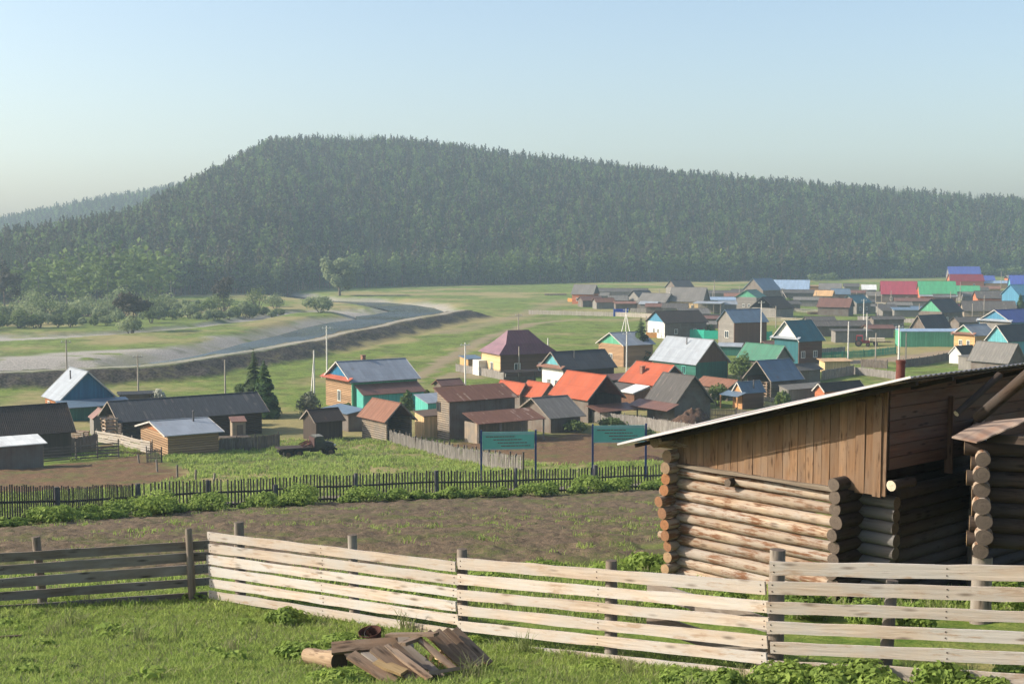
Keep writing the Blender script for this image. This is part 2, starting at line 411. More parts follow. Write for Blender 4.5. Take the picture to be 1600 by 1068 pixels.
def thing(name, label, cat, loc=(0, 0, 0), rz=0.0, group=None):
    o = bpy.data.objects.new(name, None); COL.objects.link(o); o.location = loc; o.rotation_euler = (0, 0, rz)
    o.empty_display_size = .3
    return tag(o, label, cat, group)
def np_mesh(name, V, Fq, mats, attrs=None, smooth=True, parent=None, link=True, mi=None):
    me = bpy.data.meshes.new(name); V = np.asarray(V, np.float32); Fq = np.asarray(Fq, np.int32)
    k = Fq.shape[1]
    me.vertices.add(len(V)); me.vertices.foreach_set('co', V.ravel())
    me.loops.add(Fq.size); me.loops.foreach_set('vertex_index', Fq.ravel())
    me.polygons.add(len(Fq)); me.polygons.foreach_set('loop_start', np.arange(0, Fq.size, k, dtype=np.int32))
    for m in mats: me.materials.append(m)
    if mi is not None: me.polygons.foreach_set('material_index', np.asarray(mi, np.int32))
    me.polygons.foreach_set('use_smooth', np.full(len(Fq), smooth))
    for n, a in (attrs or {}).items():
        t = me.attributes.new(n, 'FLOAT', 'POINT'); t.data.foreach_set('value', np.asarray(a, np.float32))
    me.update(calc_edges=True); me.validate()
    o = bpy.data.objects.new(name, me)
    if link: COL.objects.link(o)
    if parent: o.parent = parent
    return o
# ------------------------------------------------------------------ the ground sheet
def G(lst): return [gpt(a, b) for a, b in lst]
PICKET = [gpt(-70, 823), gpt(0, 818), gpt(208, 803), gpt(427, 789), gpt(680, 776), gpt(932, 767), gpt(1040, 763), gpt(1180, 755)]
GARDEN = [Vector((p.x + .3, p.y - .7, 0)) for p in PICKET[:-1]] + G([(1120, 790), (1060, 872), (900, 880), (720, 884), (600, 893), (450, 898), (300, 902), (0, 895), (-150, 893)])
YARD = G([(-150, 738), (0, 729), (180, 716), (235, 714), (275, 728), (300, 742), (262, 752), (190, 764), (-150, 782)])
PEN = G([(600, 686), (690, 694), (780, 683), (1000, 672), (1080, 688), (1040, 722), (860, 727), (800, 714), (740, 704)])
YARD2 = G([(135, 700), (180, 690), (235, 705), (240, 716), (180, 718)])
TRACK = G([(640, 596), (700, 560), (760, 528), (830, 506), (900, 499), (1010, 498), (1130, 512)])
TRACK2 = G([(690, 590), (720, 583), (745, 590)])
TRACK3 = G([(700, 520), (790, 500), (880, 470), (1000, 455)])
STREET = G([(1225, 575), (1290, 568), (1400, 561), (1500, 549), (1640, 538), (1800, 530)])
def build_ground():
    rows = [1.5]
    while rows[-1] < 9000:
        r = rows[-1]
        k = .03 if r < 8 else .0065 if r < 26 else .0085 if r < 125 else .0042 if r < 420 else .009 if r < 1900 else .06
        rows.append(r * (1 + k))
    R = np.array(rows)
    A = np.concatenate([np.arange(-180, -40, 4.0), np.arange(-40, -26, .5), np.arange(-26, 26, .085), np.arange(26, 40, .5), np.arange(40, 180, 4.0)])
    Ar = np.radians(A)
    RR, AA = np.meshgrid(R, Ar, indexing='ij')
    X = (RR * np.sin(AA)).ravel(); Y = (RR * np.cos(AA)).ravel()
    Z = gz(X, Y)
    # fine relief
    gd = sdf(X, Y, GARDEN); soil = sstep(.8, -1.2, gd + (fbm(X / 1.5, Y / 1.5, 2) - .5) * 2.0)
    y1 = sstep(1.0, -1.5, sdf(X, Y, YARD) + (fbm(X / 3, Y / 3, 2) - .5) * 5)
    y2 = sstep(1.0, -1.5, sdf(X, Y, PEN) + (fbm(X / 3, Y / 3, 4) - .5) * 5)
    y3 = sstep(1.0, -1.5, sdf(X, Y, YARD2))
    yard = np.maximum(np.maximum(y1, y2), y3)
    tr = sstep(2.6, .6, np.minimum(seg_dist(X, Y, TRACK), seg_dist(X, Y, TRACK2)) + (fbm(X / 3, Y / 3, 6) - .5) * 3) * .8
    tr = np.maximum(tr, sstep(5, 1, seg_dist(X, Y, TRACK3) + (fbm(X / 6, Y / 6, 6) - .5) * 6) * .55)
    st = sstep(4.6, 2.6, seg_dist(X, Y, STREET) + (fbm(X / 4, Y / 4, 8) - .5) * 2.5)
    far = (Y > 120) & (Y < 800)
    gravel = np.zeros_like(X); rock = np.zeros_like(X)
    xf, yf = X[far], Y[far]
    n = (fbm(xf / 14, yf / 14, 11) - .5) * 16
    g = sstep(3, -3, sdf(xf, yf, GBAR) - 4 + n * .7)
    g = np.maximum(g, sstep(1, -1, sdf(xf, yf, SPIT) + n * .25))
    g = np.maximum(g, sstep(2.0, -2.0, sdf(xf, yf, DRY) + n * .25))
    sw = sdf(xf, yf, WPOLY); g = np.maximum(g, sstep(7.5, 1.5, sw + n * .45) * .9); g = g * sstep(.30, .46, fbm(xf / 9, yf / 5, 91) + .12 * (sw < 6))
    d, m = levee_mask(xf, yf)
    g = np.maximum(g, sstep(2.6, .8, d + n * .05) * .8)
    rk = sstep(.03, .35, m + (fbm(xf / 5, yf / 5, 78) - .5) * .5) * sstep(.9, 2.0, d + n * .08)
    rock[far] = rk; gravel[far] = g * (1 - rk)
    dry = fbm(X / 22, Y / 22, 15, 5)
    # dry slope on the land side of the embankment
    bank = np.zeros_like(X); bank[far] = sstep(26, 4, d + n) * sstep(230, 300, yf) * .9
    road = np.maximum(np.maximum(tr, st), 0)
    Z = Z + soil * ((fbm(X / .45, Y / .45, 21, 3) - .5) * .22 + .035 * np.sin((X * .42 + Y * .91) * 2 * pi / .8 + 2.0 * fbm(X / 4, Y / 4, 27))) + yard * (fbm(X / .9, Y / .9, 22, 3) - .5) * .25
    gr = 1 - np.clip(soil + yard + road + gravel + rock, 0, 1)
    Z = Z + gr * (fbm(X / 1.1, Y / 1.1, 23, 3) - .5) * .16 * sstep(8, 14, Y)
    if rock.any(): Z = Z + rock * (fbm(X / 1.3, Y / 1.3, 24, 3) - .5) * .55
    Z = np.where((Y > 9) | (np.abs(X) < 1e9), Z, Z)
    nr, na = len(R), len(A)
    i = np.arange(nr - 1)[:, None] * na; j = np.arange(na)[None, :]
    q = np.stack([i + j, i + (j + 1) % na, i + na + (j + 1) % na, i + na + j], -1).reshape(-1, 4)[:, ::-1]
    cx = X[q].mean(1); cy = Y[q].mean(1)
    hh = hill_h(cx, cy) > .6; rr_ = rock[q].mean(1) > .35
    V = np.stack([X, Y, Z], 1)
    attrs = dict(soil=soil, yard=yard, road=road, gravel=gravel, rock=rock, dry=np.maximum(dry, bank * .95))
    b = N('ground_cover'); v = b.coord('Object')
    n1 = b.noise(v, .35, 6, .65); n2 = b.noise(v, 3.0, 6, .7); n3 = b.noise(v, .05, 5, .6); n4 = b.noise(v, 14, 4, .7)
    g = b.mix(b.rng(n1, .35, .68), lin(70, 100, 36, .85), lin(116, 136, 56, .85))
    g = b.mix(b.rng(n2, .4, .72), g, lin(140, 146, 76, .85))
    g = b.mix(b.math('MULTIPLY', b.rng(n4, .5, .75), .5), g, lin(72, 84, 34, .85))
    dr = b.math('ADD', b.attr('dry', 'Fac'), b.math('MULTIPLY', b.math('SUBTRACT', n1, .5), .5))
    g = b.mix(b.math('MULTIPLY', b.rng(b.noise(v, .16, 5, .7), .48, .60), .7), g, lin(84, 88, 42, .85))
    sp_ = b.noise(v, .9, 5, .75); g = b.mix(b.math('MULTIPLY', b.rng(sp_, .55, .68), .6), g, lin(70, 84, 34, .85)); g = b.mix(b.math('MULTIPLY', b.rng(sp_, .42, .32), .5), g, lin(160, 148, 96, .85))
    g = b.mix(b.math('MULTIPLY', b.rng(dr, .47, .68), .85), g, b.mix(n2, lin(172, 152, 112, .8), lin(142, 132, 84, .8)))
    so = b.mix(b.rng(n2, .35, .65), lin(124, 106, 86, .8), lin(90, 78, 64, .8)); so = b.mix(b.rng(n4, .55, .75), so, lin(126, 112, 92, .75))
    so = b.mix(b.math('MULTIPLY', b.rng(b.math('ADD', n1, b.math('MULTIPLY', b.math('SUBTRACT', n4, .5), .6)), .5, .64), .8), so, lin(98, 106, 56, .7))
    ya = b.mix(b.rng(n2, .35, .7), lin(134, 104, 76, .75), lin(92, 74, 56, .75)); ya = b.mix(b.math('MULTIPLY', b.rng(n1, .5, .64), .75), ya, lin(104, 108, 58, .75))
    ro = b.mix(n2, lin(176, 154, 128, .75), lin(140, 122, 100, .75))
    gv = b.mix(b.rng(n2, .3, .7), lin(190, 182, 170, .8), lin(134, 128, 120, .78)); gv = b.mix(b.math('MULTIPLY', b.rng(n3, .5, .65), .5), gv, lin(120, 122, 70, .8))
    cell = b.vor(b.mapv(v, (1, 1, 1.0)), 2.3)
    rk = b.mix(b.rng(cell, .1, .75), lin(96, 88, 80, .75), lin(46, 41, 37, .75)); rk = b.mix(b.rng(n1, .52, .7), rk, lin(104, 98, 66, .75))
    c = b.mix(b.attr('soil', 'Fac'), g, so); c = b.mix(b.attr('yard', 'Fac'), c, ya); c = b.mix(b.attr('road', 'Fac'), c, ro)
    c = b.mix(b.attr('gravel', 'Fac'), c, gv); c = b.mix(b.attr('rock', 'Fac'), c, rk)
    hgt = b.math('ADD', b.math('MULTIPLY', n2, .7), b.math('MULTIPLY', n4, .3))
    mat = b.surf(c, .95, b.bump(hgt, .9, .12), 0, .1)
    def sub(name, sel):
        f = q[sel]; u, inv = np.unique(f, return_inverse=True)
        o = np_mesh(name, V[u], inv.reshape(f.shape), [mat], {k: a[u] for k, a in attrs.items()})
        o['kind'] = 'structure'; return o
    sub('ground', ~hh & ~rr_); sub('hill', hh); sub('river_embankment', rr_ & ~hh)
build_ground()

# ------------------------------------------------------------------ the river
def build_water():
    pts = WPOLY; xs = [p.x for p in pts]; ys = [p.y for p in pts]
    bm = bmesh.new(); vs = [bm.verts.new((p.x, p.y, WZ)) for p in pts]; bm.faces.new(vs)
    bmesh.ops.triangulate(bm, faces=bm.faces[:]); bmesh.ops.recalc_face_normals(bm, faces=bm.faces[:])
    me = bpy.data.meshes.new('river'); bm.to_mesh(me); bm.free()
    if me.polygons[0].normal.z < 0: me.flip_normals()
    b = N('river_water'); v = b.coord()
    n = b.noise(b.mapv(v, (1.2, 1.2, 1)), .9, 4, .6); big = b.noise(v, .03, 3)
    p = b.n('ShaderNodeBsdfPrincipled'); p.inputs['Base Color'].default_value = (.035, .040, .038, 1); p.inputs['IOR'].default_value = 1.33
    b.set(p.inputs['Roughness'], b.rng(big, .35, .65, .10, .26)); b.l(b.bump(n, .22, .10), p.inputs['Normal']); b.l(p.outputs[0], b.out.inputs[0])
    me.materials.append(b.m); o = bpy.data.objects.new('river', me); COL.objects.link(o); o['kind'] = 'structure'
build_water()
def strip(name, pts, width, lift, mat, seg=1.2):
    L = [(Vector(p).x, Vector(p).y) for p in pts]; out = []
    for (ax, ay), (bx, by) in zip(L[:-1], L[1:]):
        n = max(1, int(hypot(bx - ax, by - ay) / seg))
        out += [(ax + (bx - ax) * i / n, ay + (by - ay) * i / n) for i in range(n)]
    out.append(L[-1]); V = []; Fq = []
    m = 5
    for i, (x, y) in enumerate(out):
        x0, y0 = out[max(0, i - 1)]; x1, y1 = out[min(len(out) - 1, i + 1)]; d = hypot(x1 - x0, y1 - y0); nx, ny = -(y1 - y0) / d, (x1 - x0) / d
        for k in range(m):
            o = (k / (m - 1) - .5) * width * (1 + .12 * (vnoise(i * .3, k, 4) - .5)); px_, py_ = x + nx * o, y + ny * o
            V.append((px_, py_, gz(px_, py_) + lift))
    for i in range(len(out) - 1):
        for k in range(m - 1): Fq.append((i * m + k, i * m + m + k, i * m + m + k + 1, i * m + k + 1))
    o = np_mesh(name, V, Fq, [mat]); o['kind'] = 'structure'; return o
b = N('road_gravel'); v = b.coord(); n = b.noise(v, 2.5, 6, .7); n2 = b.noise(v, .4, 4)
ROADM = b.surf(b.mix(b.rng(n2, .35, .65), b.mix(n, lin(150, 140, 132, .8), lin(112, 102, 96, .8)), lin(120, 112, 86, .8)), .95, b.bump(n, .6, .04), 0, .1)
# picket fence line, the lane runs just behind it
PICKET = [gpt(-70, 823), gpt(0, 818), gpt(208, 803), gpt(427, 789), gpt(680, 776), gpt(932, 767), gpt(1040, 763), gpt(1180, 755)]
LANE = [Vector((p.x - .6, p.y + 3.2, 0)) for p in PICKET]
strip('gravel_lane', LANE, 3.0, .1, ROADM)

# ------------------------------------------------------------------ foliage generators
def rot_basis(nrm, rg):
    t = rg.normal(size=nrm.shape); t -= nrm * (t * nrm).sum(1, keepdims=True); t /= np.linalg.norm(t, axis=1, keepdims=True) + 1e-9
    return t, np.cross(nrm, t)
def leaf_cloud(blobs, n, size, seed, flat=.0, shell=.55, aspect=1.6):
    """leaf-sized faces spread through the volume of several ellipsoids: (cx,cy,cz,rx,ry,rz)"""
    rg = np.random.default_rng(seed); B = np.array(blobs, float)
    wt = B[:, 3] * B[:, 4] + B[:, 4] * B[:, 5] + B[:, 3] * B[:, 5]; k = rg.choice(len(B), n, p=wt / wt.sum())
    d = rg.normal(size=(n, 3)); d /= np.linalg.norm(d, axis=1, keepdims=True)
    r = shell + (1 - shell) * rg.random(n) ** .7; r *= 1 + .12 * rg.normal(size=n)
    P = B[k, :3] + d * B[k, 3:] * r[:, None]
    nr = d * 1.25 + rg.normal(size=(n, 3)) * .55; nr[:, 2] += flat; nr /= np.linalg.norm(nr, axis=1, keepdims=True)
    t, bt = rot_basis(nr, rg); s = size * (.6 + .8 * rg.random(n))
    a = (t * s[:, None]) * aspect * .5; c = (bt * s[:, None]) * .5
    V = np.stack([P - a, P + c * .9 + nr * s[:, None] * .12, P + a, P - c * .9 + nr * s[:, None] * .12], 1).reshape(-1, 3)
    Fq = np.arange(n * 4).reshape(-1, 4)
    tb = rg.random(len(B)); tint = np.clip(np.repeat(tb[k] * .6 + rg.random(n) * .5, 4), 0, 1)
    return V, Fq, tint
def branch_tree(h, spread, seed, r0=.2, nb=5, start=.3):
    """tapered trunk with limbs; returns builder and limb tips"""
    rg = random.Random(seed); mb = MB(); tips = []
    p = Vector((0, 0, -.3)); q = Vector((rg.uniform(-.05, .05) * h, rg.uniform(-.05, .05) * h, h * .55)); e = Vector((q.x * 1.5, q.y * 1.5, h * .85))
    mb.log(p, q, r0, 8, 4, 0, 0, rg, r0 * .6, .08, False); mb.log(q, e, r0 * .6, 7, 3, 0, 0, rg, r0 * .15, .08, False)
    for i in range(nb):
        t = start + (.85 - start) * (i + .5) / nb; b0 = p.lerp(q, min(t / .55, 1)) if t < .55 else q.lerp(e, (t - .55) / .3)
        a = i * 2.4 + rg.uniform(-.4, .4); ln = spread * rg.uniform(.6, 1.0)
        b1 = b0 + Vector((cos(a) * ln * .55, sin(a) * ln * .55, h * .12)); b2 = b0 + Vector((cos(a) * ln, sin(a) * ln, h * rg.uniform(.12, .26)))
        mb.log(b0, b1, r0 * .42, 6, 2, 0, 0, rg, r0 * .28, .08, False); mb.log(b1, b2, r0 * .28, 5, 2, 0, 0, rg, r0 * .08, .08, False); tips.append(b2)
    tips.append(e); return mb, tips
def spruce_arrays(h, r, whorls, per, seed, bare=.06, sub=1, power=.85):
    """drooping, ragged whorls of boughs on a straight stem"""
    rg = np.random.default_rng(seed); V = []; Fq = []; T = []
    for i in range(whorls):
        t = i / (whorls - 1); z = h * (bare + (1 - bare) * t * .985); rr = r * (1 - t) ** power * (.85 + .3 * rg.random()) + .05 * r * .3
        m = max(4, int(per * (1 - t * .55)))
        for k in range(m):
            a = 2 * pi * (k + rg.random() * .8) / m; L = rr * (.65 + .5 * rg.random()); dz = -L * (.28 + .25 * rg.random()) + (.25 * L if t > .7 else 0); wd = L * .34 * (.7 + .6 * rg.random()) + .03 * r
            d = np.array((cos(a), sin(a), 0)); s = np.array((-sin(a), cos(a), 0)); o = np.array((0, 0, z))
            base = o + d * .02 * r + np.array((0, 0, h * .012)); mid = o + d * L * .55 + np.array((0, 0, dz * .35)); tip = o + d * L + np.array((0, 0, dz))
            j = len(V); V += [base, mid + s * wd - np.array((0, 0, wd * .35)), tip, mid - s * wd - np.array((0, 0, wd * .35))]
            Fq.append((j, j + 1, j + 2, j + 3)); T += [rg.random()] * 4
            if sub > 1:
                j = len(V); V += [mid, mid + s * wd * 1.1 + d * L * .3 + np.array((0, 0, dz * .3)), tip - np.array((0, 0, wd * .5)), mid - s * wd * 1.1 + d * L * .3 + np.array((0, 0, dz * .3))]
                Fq.append((j, j + 1, j + 2, j + 3)); T += [rg.random()] * 4
    return np.array(V), np.array(Fq), np.array(T)
BARK = m_plain('bark_grey', lin(104, 92, 82, .8), .9, .3, 2.0, 0, .1)
BARKP = m_plain('bark_pine', lin(134, 96, 74, .8), .9, .3, 2.0, 0, .1)
BARKB = m_plain('bark_birch', lin(120, 116, 106, .7), .9, .3, 2.0, 0, .1)
NEEDLE = m_leaf('needles_spruce', (.014, .040, .012, 1), (.072, .124, .032, 1), (.056, .074, .028, 1))
NEEDLEP = m_leaf('needles_pine', (.022, .038, .018, 1), (.090, .095, .046, 1), (.092, .070, .048, 1))
LEAFB = m_leaf('leaves_birch', (.100, .165, .040, 1), (.190, .245, .068, 1), (.085, .130, .038, 1), .4)
LEAFW = m_leaf('leaves_willow', (.170, .215, .100, 1), (.290, .330, .160, 1), (.190, .230, .110, 1), .45)
LEAFN = m_leaf('leaves_weed', (.120, .190, .040, 1), (.320, .410, .090, 1), (.210, .290, .065, 1), .45)
LEAFG = m_leaf('leaves_bush', (.070, .118, .032, 1), (.155, .205, .058, 1), (.115, .145, .055, 1), .4)
LEAFS = m_leaf('leaves_silver', (.110, .125, .085, 1), (.185, .195, .140, 1), (.14, .15, .10, 1), .3)
LEAFD = m_leaf('needles_dark', (.035, .034, .020, 1), (.066, .056, .036, 1), (.05, .04, .028, 1), .2)
BLOSSOM = m_leaf('blossom_white', (.42, .42, .34, 1), (.62, .60, .52, 1), (.40, .42, .30, 1), .3)

def merge_tree(name, trunk, V, Fq, T, mats, link=False):
    """one mesh: stem + crown (far trees)"""
    tv = np.array(trunk.v) if trunk and trunk.v else np.zeros((0, 3)); tf = trunk.f if trunk else []
    n0 = len(tv); fs = [tuple(f) if len(f) == 4 else tuple(f) for f in tf if len(f) == 4] + [tuple(int(i) + n0 for i in f) for f in Fq]
    mi = [1] * (len(fs) - len(Fq)) + [0] * len(Fq)
    return np_mesh(name, np.concatenate([tv, V]), np.array(fs), mats, {'tint': np.concatenate([np.zeros(n0), T])}, True, None, link, mi)
def make_spruce(seed, h=20, link=False, whorls=19, per=7):
    rg = random.Random(seed); t = MB(); t.log((0, 0, -.6), (0, 0, h * .97), h * .011, 6, 3, 0, 0, rg, .03, .05, False)
    V, Fq, T = spruce_arrays(h, h * rg.uniform(.085, .115), whorls, per, seed, .1, 1, .85); return merge_tree('spruce_tree', t, V, Fq, T, [NEEDLE, BARK], link)
def make_pine(seed, h=20, link=False, n=190):
    rg = random.Random(seed); t = MB(); t.log((0, 0, -.6), (rg.uniform(-.4, .4), 0, h * .9), h * .012, 6, 3, 0, 0, rg, .05, .05, False)
    bl = []
    for i in range(9):
        f = i / 8; z = h * (.36 + .61 * f); r = h * .078 * (1.1 - .85 * f ** 1.5) ; a = i * 2.4
        bl.append((cos(a) * r * .7, sin(a) * r * .7, z, r, r, h * .06))
    V, Fq, T = leaf_cloud(bl, n, h * .050, seed, .3, .35); return merge_tree('pine_tree', t, V, Fq, T, [NEEDLEP, BARKP], link)
def make_birch(seed, h=18, link=False, n=260):
    rg = random.Random(seed); t = MB(); t.log((0, 0, -.6), (rg.uniform(-.6, .6), rg.uniform(-.4, .4), h * .9), h * .011, 6, 3, 0, 0, rg, .04, .08, False)
    bl = []
    for i in range(11):
        f = i / 10; z = h * (.25 + .68 * f); r = h * .15 * sin(pi * (.22 + .72 * f)) ; a = i * 2.4 + rg.uniform(-.3, .3)
        bl.append((cos(a) * r * .8, sin(a) * r * .8, z, r * .85, r * .85, h * .075))
    V, Fq, T = leaf_cloud(bl, n, h * .05, seed, .2, .4); return merge_tree('birch_tree', t, V, Fq, T, [LEAFB, BARKB], link)

# ------------------------------------------------------------------ scattered stuff (geometry nodes)
def scatter(name, P, rot, scl, idx, sources):
    me = bpy.data.meshes.new(name); me.vertices.add(len(P)); me.vertices.foreach_set('co', np.asarray(P, np.float32).ravel())
    for n, a in (('rot', rot), ('scl', scl)):
        t = me.attributes.new(n, 'FLOAT_VECTOR', 'POINT'); t.data.foreach_set('vector', np.asarray(a, np.float32).ravel())
    t = me.attributes.new('idx', 'INT', 'POINT'); t.data.foreach_set('value', np.asarray(idx, np.int32))
    o = bpy.data.objects.new(name, me); COL.objects.link(o); o['kind'] = 'stuff'
    c = bpy.data.collections.new(name + '_sources')
    for s_ in sources: c.objects.link(s_)
    g = bpy.data.node_groups.new(name, 'GeometryNodeTree')
    g.interface.new_socket('Geometry', in_out='INPUT', socket_type='NodeSocketGeometry'); g.interface.new_socket('Geometry', in_out='OUTPUT', socket_type='NodeSocketGeometry')
    gi = g.nodes.new('NodeGroupInput'); go = g.nodes.new('NodeGroupOutput'); ci = g.nodes.new('GeometryNodeCollectionInfo'); ip = g.nodes.new('GeometryNodeInstanceOnPoints')
    ci.inputs['Collection'].default_value = c; ci.inputs['Separate Children'].default_value = True; ci.inputs['Reset Children'].default_value = True
    ip.inputs['Pick Instance'].default_value = True
    def na(nm, ty):
        x = g.nodes.new('GeometryNodeInputNamedAttribute'); x.data_type = ty; x.inputs['Name'].default_value = nm; return x.outputs[0]
    g.links.new(gi.outputs[0], ip.inputs['Points']); g.links.new(ci.outputs[0], ip.inputs['Instance'])
    g.links.new(na('idx', 'INT'), ip.inputs['Instance Index']); g.links.new(na('rot', 'FLOAT_VECTOR'), ip.inputs['Rotation']); g.links.new(na('scl', 'FLOAT_VECTOR'), ip.inputs['Scale'])
    g.links.new(ip.outputs[0], go.inputs[0])
    m = o.modifiers.new('scatter', 'NODES'); m.node_group = g
    return o

# ------------------------------------------------------------------ the forest on the hill
SRC = [make_spruce(1), make_spruce(2), make_spruce(3), make_pine(4), make_pine(5), make_pine(6), make_birch(7), make_birch(8)]
EDGE = []        # the front trees: individuals
def build_forest():
    rg = np.random.default_rng(12)
    n = 120000
    ang = np.radians(rg.uniform(-27, 27, n)); r = np.sqrt(rg.uniform(440 ** 2, 1290 ** 2, n)); X = r * np.sin(ang); Y = r * np.cos(ang)
    c = pxcol(X, Y); foot = np.interp(c, FORE_PX, FORE_D); rid = np.interp(c, RIDGE_PX, RIDGE_D)
    dens = .088
    keep = (Y > foot) & (Y < rid + 22) & (rg.random(n) < dens * (.5 * np.radians(54) * (1290 ** 2 - 440 ** 2)) / n)
    X, Y, foot, rid = X[keep], Y[keep], foot[keep], rid[keep]
    dec = fbm(X / 60, Y / 60, 31) - .04 + np.where(pxcol(X, Y) < 330, .13, 0) * sstep(150, 20, Y - foot); u = rg.random(len(X))
    idx = np.where(u < .62, rg.integers(0, 3, len(X)), rg.integers(3, 6, len(X)))
    idx = np.where((dec > .64) & (rg.random(len(X)) < .75) | (rg.random(len(X)) < .06), rg.integers(6, 8, len(X)), idx)
    s = rg.uniform(.50, .80, len(X)) * np.where(Y > rid - 50, .82, 1); s = np.where(Y < foot + 30, s * 1.3, s); Z = gz(X, Y)
    front = np.argsort(Y - foot); ff = Y - foot
    vis = (np.abs(pxcol(X, Y) - 800) < 880)
    cand = [i for i in front if vis[i]][:230]
    for i in cand: EDGE.append((X[i], Y[i], Z[i], int(idx[i]), float(s[i])))
    rest = np.ones(len(X), bool); rest[cand] = False
    # the far hill beyond
    m = 9000; a2 = np.radians(rg.uniform(-27, -9.5, m)); r2 = np.sqrt(rg.uniform(1040 ** 2, 1400 ** 2, m)); X2 = r2 * np.sin(a2); Y2 = r2 * np.cos(a2)
    ok = hill_h(X2, Y2) > 1; X2, Y2 = X2[ok], Y2[ok]
    X = np.concatenate([X[rest], X2]); Y = np.concatenate([Y[rest], Y2]); Z = np.concatenate([Z[rest], gz(X2, Y2)])
    idx = np.concatenate([idx[rest], rg.integers(0, 8, len(X2))]); s = np.concatenate([s[rest], rg.uniform(.5, .7, len(X2))])
    k = len(X); rot = np.stack([rg.normal(0, .03, k), rg.normal(0, .03, k), rg.uniform(0, 6.28, k)], 1)
    scl = np.stack([s * rg.uniform(.85, 1.25, k)] * 2 + [s], 1)
    scatter('forest', np.stack([X, Y, Z - .2], 1), rot, scl, idx, SRC)
build_forest()
EDGE_LABEL = {0: ('spruce_tree', 'dark pointed spruce at the foot of the forested hill'), 3: ('pine_tree', 'brownish round topped pine at the foot of the forested hill'), 6: ('birch_tree', 'fresh green leafy tree at the foot of the forested hill')}
rg = random.Random(5)
for (x, y, z, k, s) in EDGE:
    base = 0 if k < 3 else 3 if k < 6 else 6
    o = bpy.data.objects.new(EDGE_LABEL[base][0], SRC[k].data); COL.objects.link(o)
    o.location = (x, y, z); o.scale = (s * rg.uniform(.9, 1.25), s * rg.uniform(.9, 1.25), s); o.rotation_euler = (0, 0, rg.uniform(0, 6.28))
    tag(o, EDGE_LABEL[base][1], 'tree', 'trees along the foot of the forested hill')

rg = random.Random(9)
for i, (x, y, h) in enumerate([(105, 476, 21), (128, 470, 23), (150, 474, 22), (168, 480, 20), (190, 474, 24), (212, 468, 23), (232, 474, 22), (250, 470, 21), (140, 462, 24), (178, 460, 25), (222, 458, 25), (268, 462, 22), (290, 458, 20), (60, 478, 19), (30, 480, 17), (322, 456, 19), (350, 452, 17), (82, 470, 20), (200, 482, 17), (120, 484, 15)]):
    o = bpy.data.objects.new('birch_tree', SRC[6 + i % 2].data); COL.objects.link(o); o.location = gpt(x, y + 2); k = h / 18 * .95; o.scale = (k * 1.35, k * 1.35, k); o.rotation_euler = (0, 0, i * 1.7)
    tag(o, 'tall sunlit light green tree in the leafy stand behind the river willows', 'tree', 'light green trees behind the river willows')
# ------------------------------------------------------------------ buildings
C = dict(
    greymetal=lin(150, 156, 164, .8), silver=lin(168, 174, 180, .74), slate=lin(128, 124, 118, .8), slateD=lin(98, 94, 90, .8), bluegrey=lin(104, 124, 142, .8),
    ltblue=lin(150, 172, 196, .8), white=lin(232, 232, 226, .85), rust=lin(124, 88, 74, .8), rust2=lin(146, 104, 84, .8), orange=lin(194, 98, 66, .72), maroon=lin(84, 50, 60, .75), maroon_lit=lin(146, 108, 114, .75),
    teal=lin(16, 108, 116, .85), green=lin(40, 128, 90, .85), brightgreen=lin(20, 166, 100, .9), red=lin(180, 38, 66, .8), blue=lin(58, 84, 178, .9), dblue=lin(44, 66, 148, .9), darkgrey=lin(76, 78, 82, .8), black=lin(62, 54, 50, .85),
    turq=lin(40, 186, 164, .85), ltgreen=lin(64, 176, 128, .85), dgreen=lin(20, 112, 92, .85), cyan=lin(70, 178, 186, .85), skyblue=lin(52, 140, 176, .85), wallblue=lin(44, 112, 146, .85),
    log=lin(176, 142, 108, .8), logd=lin(118, 92, 74, .8), logo=lin(190, 128, 84, .8), plank=lin(170, 150, 126, .8), plankd=lin(112, 96, 84, .85), plankg=lin(146, 140, 132, .8), yellow=lin(226, 184, 106, .85), brown=lin(116, 84, 64, .8),
    cream=lin(224, 190, 140, .85), brick=lin(196, 120, 84, .8), orangew=lin(222, 148, 60, .85), tan=lin(206, 164, 112, .85), dark=lin(76, 66, 58, .85), whitew=lin(226, 224, 216, .85), redw=lin(130, 34, 44, .85))
for _k in ('teal', 'green', 'brightgreen', 'red', 'blue', 'dblue', 'turq', 'ltgreen', 'dgreen', 'cyan', 'skyblue', 'yellow', 'orangew'):
    _c = C[_k]; _l = .3 * _c[0] + .59 * _c[1] + .11 * _c[2]; C[_k] = tuple(_l + (v - _l) * .72 for v in _c[:3]) + (1,)
def RM(spec):
    """roof material: colour[:kind[:rust]]"""
    p = spec.split(':'); k = p[1] if len(p) > 1 else 'metal'; r = float(p[2]) if len(p) > 2 else 0
    seam = {'metal': .55, 'board': .22, 'slate': .9}[k]
    return m_roof('roof_' + spec.replace(':', '_'), C[p[0]], r, seam, k)
def WM(spec):
    p = spec.split(':'); k = p[1] if len(p) > 1 else 'v'
    return m_wall('wall_' + spec.replace(':', '_'), C[p[0]], k, {'v': .17, 'h': .18, 'log': .24, 'brick': .12}[k], .16, lin(136, 130, 122, .7) if p[0] in ('plank', 'plankd', 'plankg', 'logd') else None)
GLASS = m_plain('window_glass', (.03, .04, .05, 1), .12, .2, 1, 0, .6)
PIPE = m_plain('chimney_pipe', lin(96, 92, 90, .8), .6, .2, 5)
BRICKC = m_wall('chimney_brick', lin(150, 110, 92, .8), 'brick', .08)
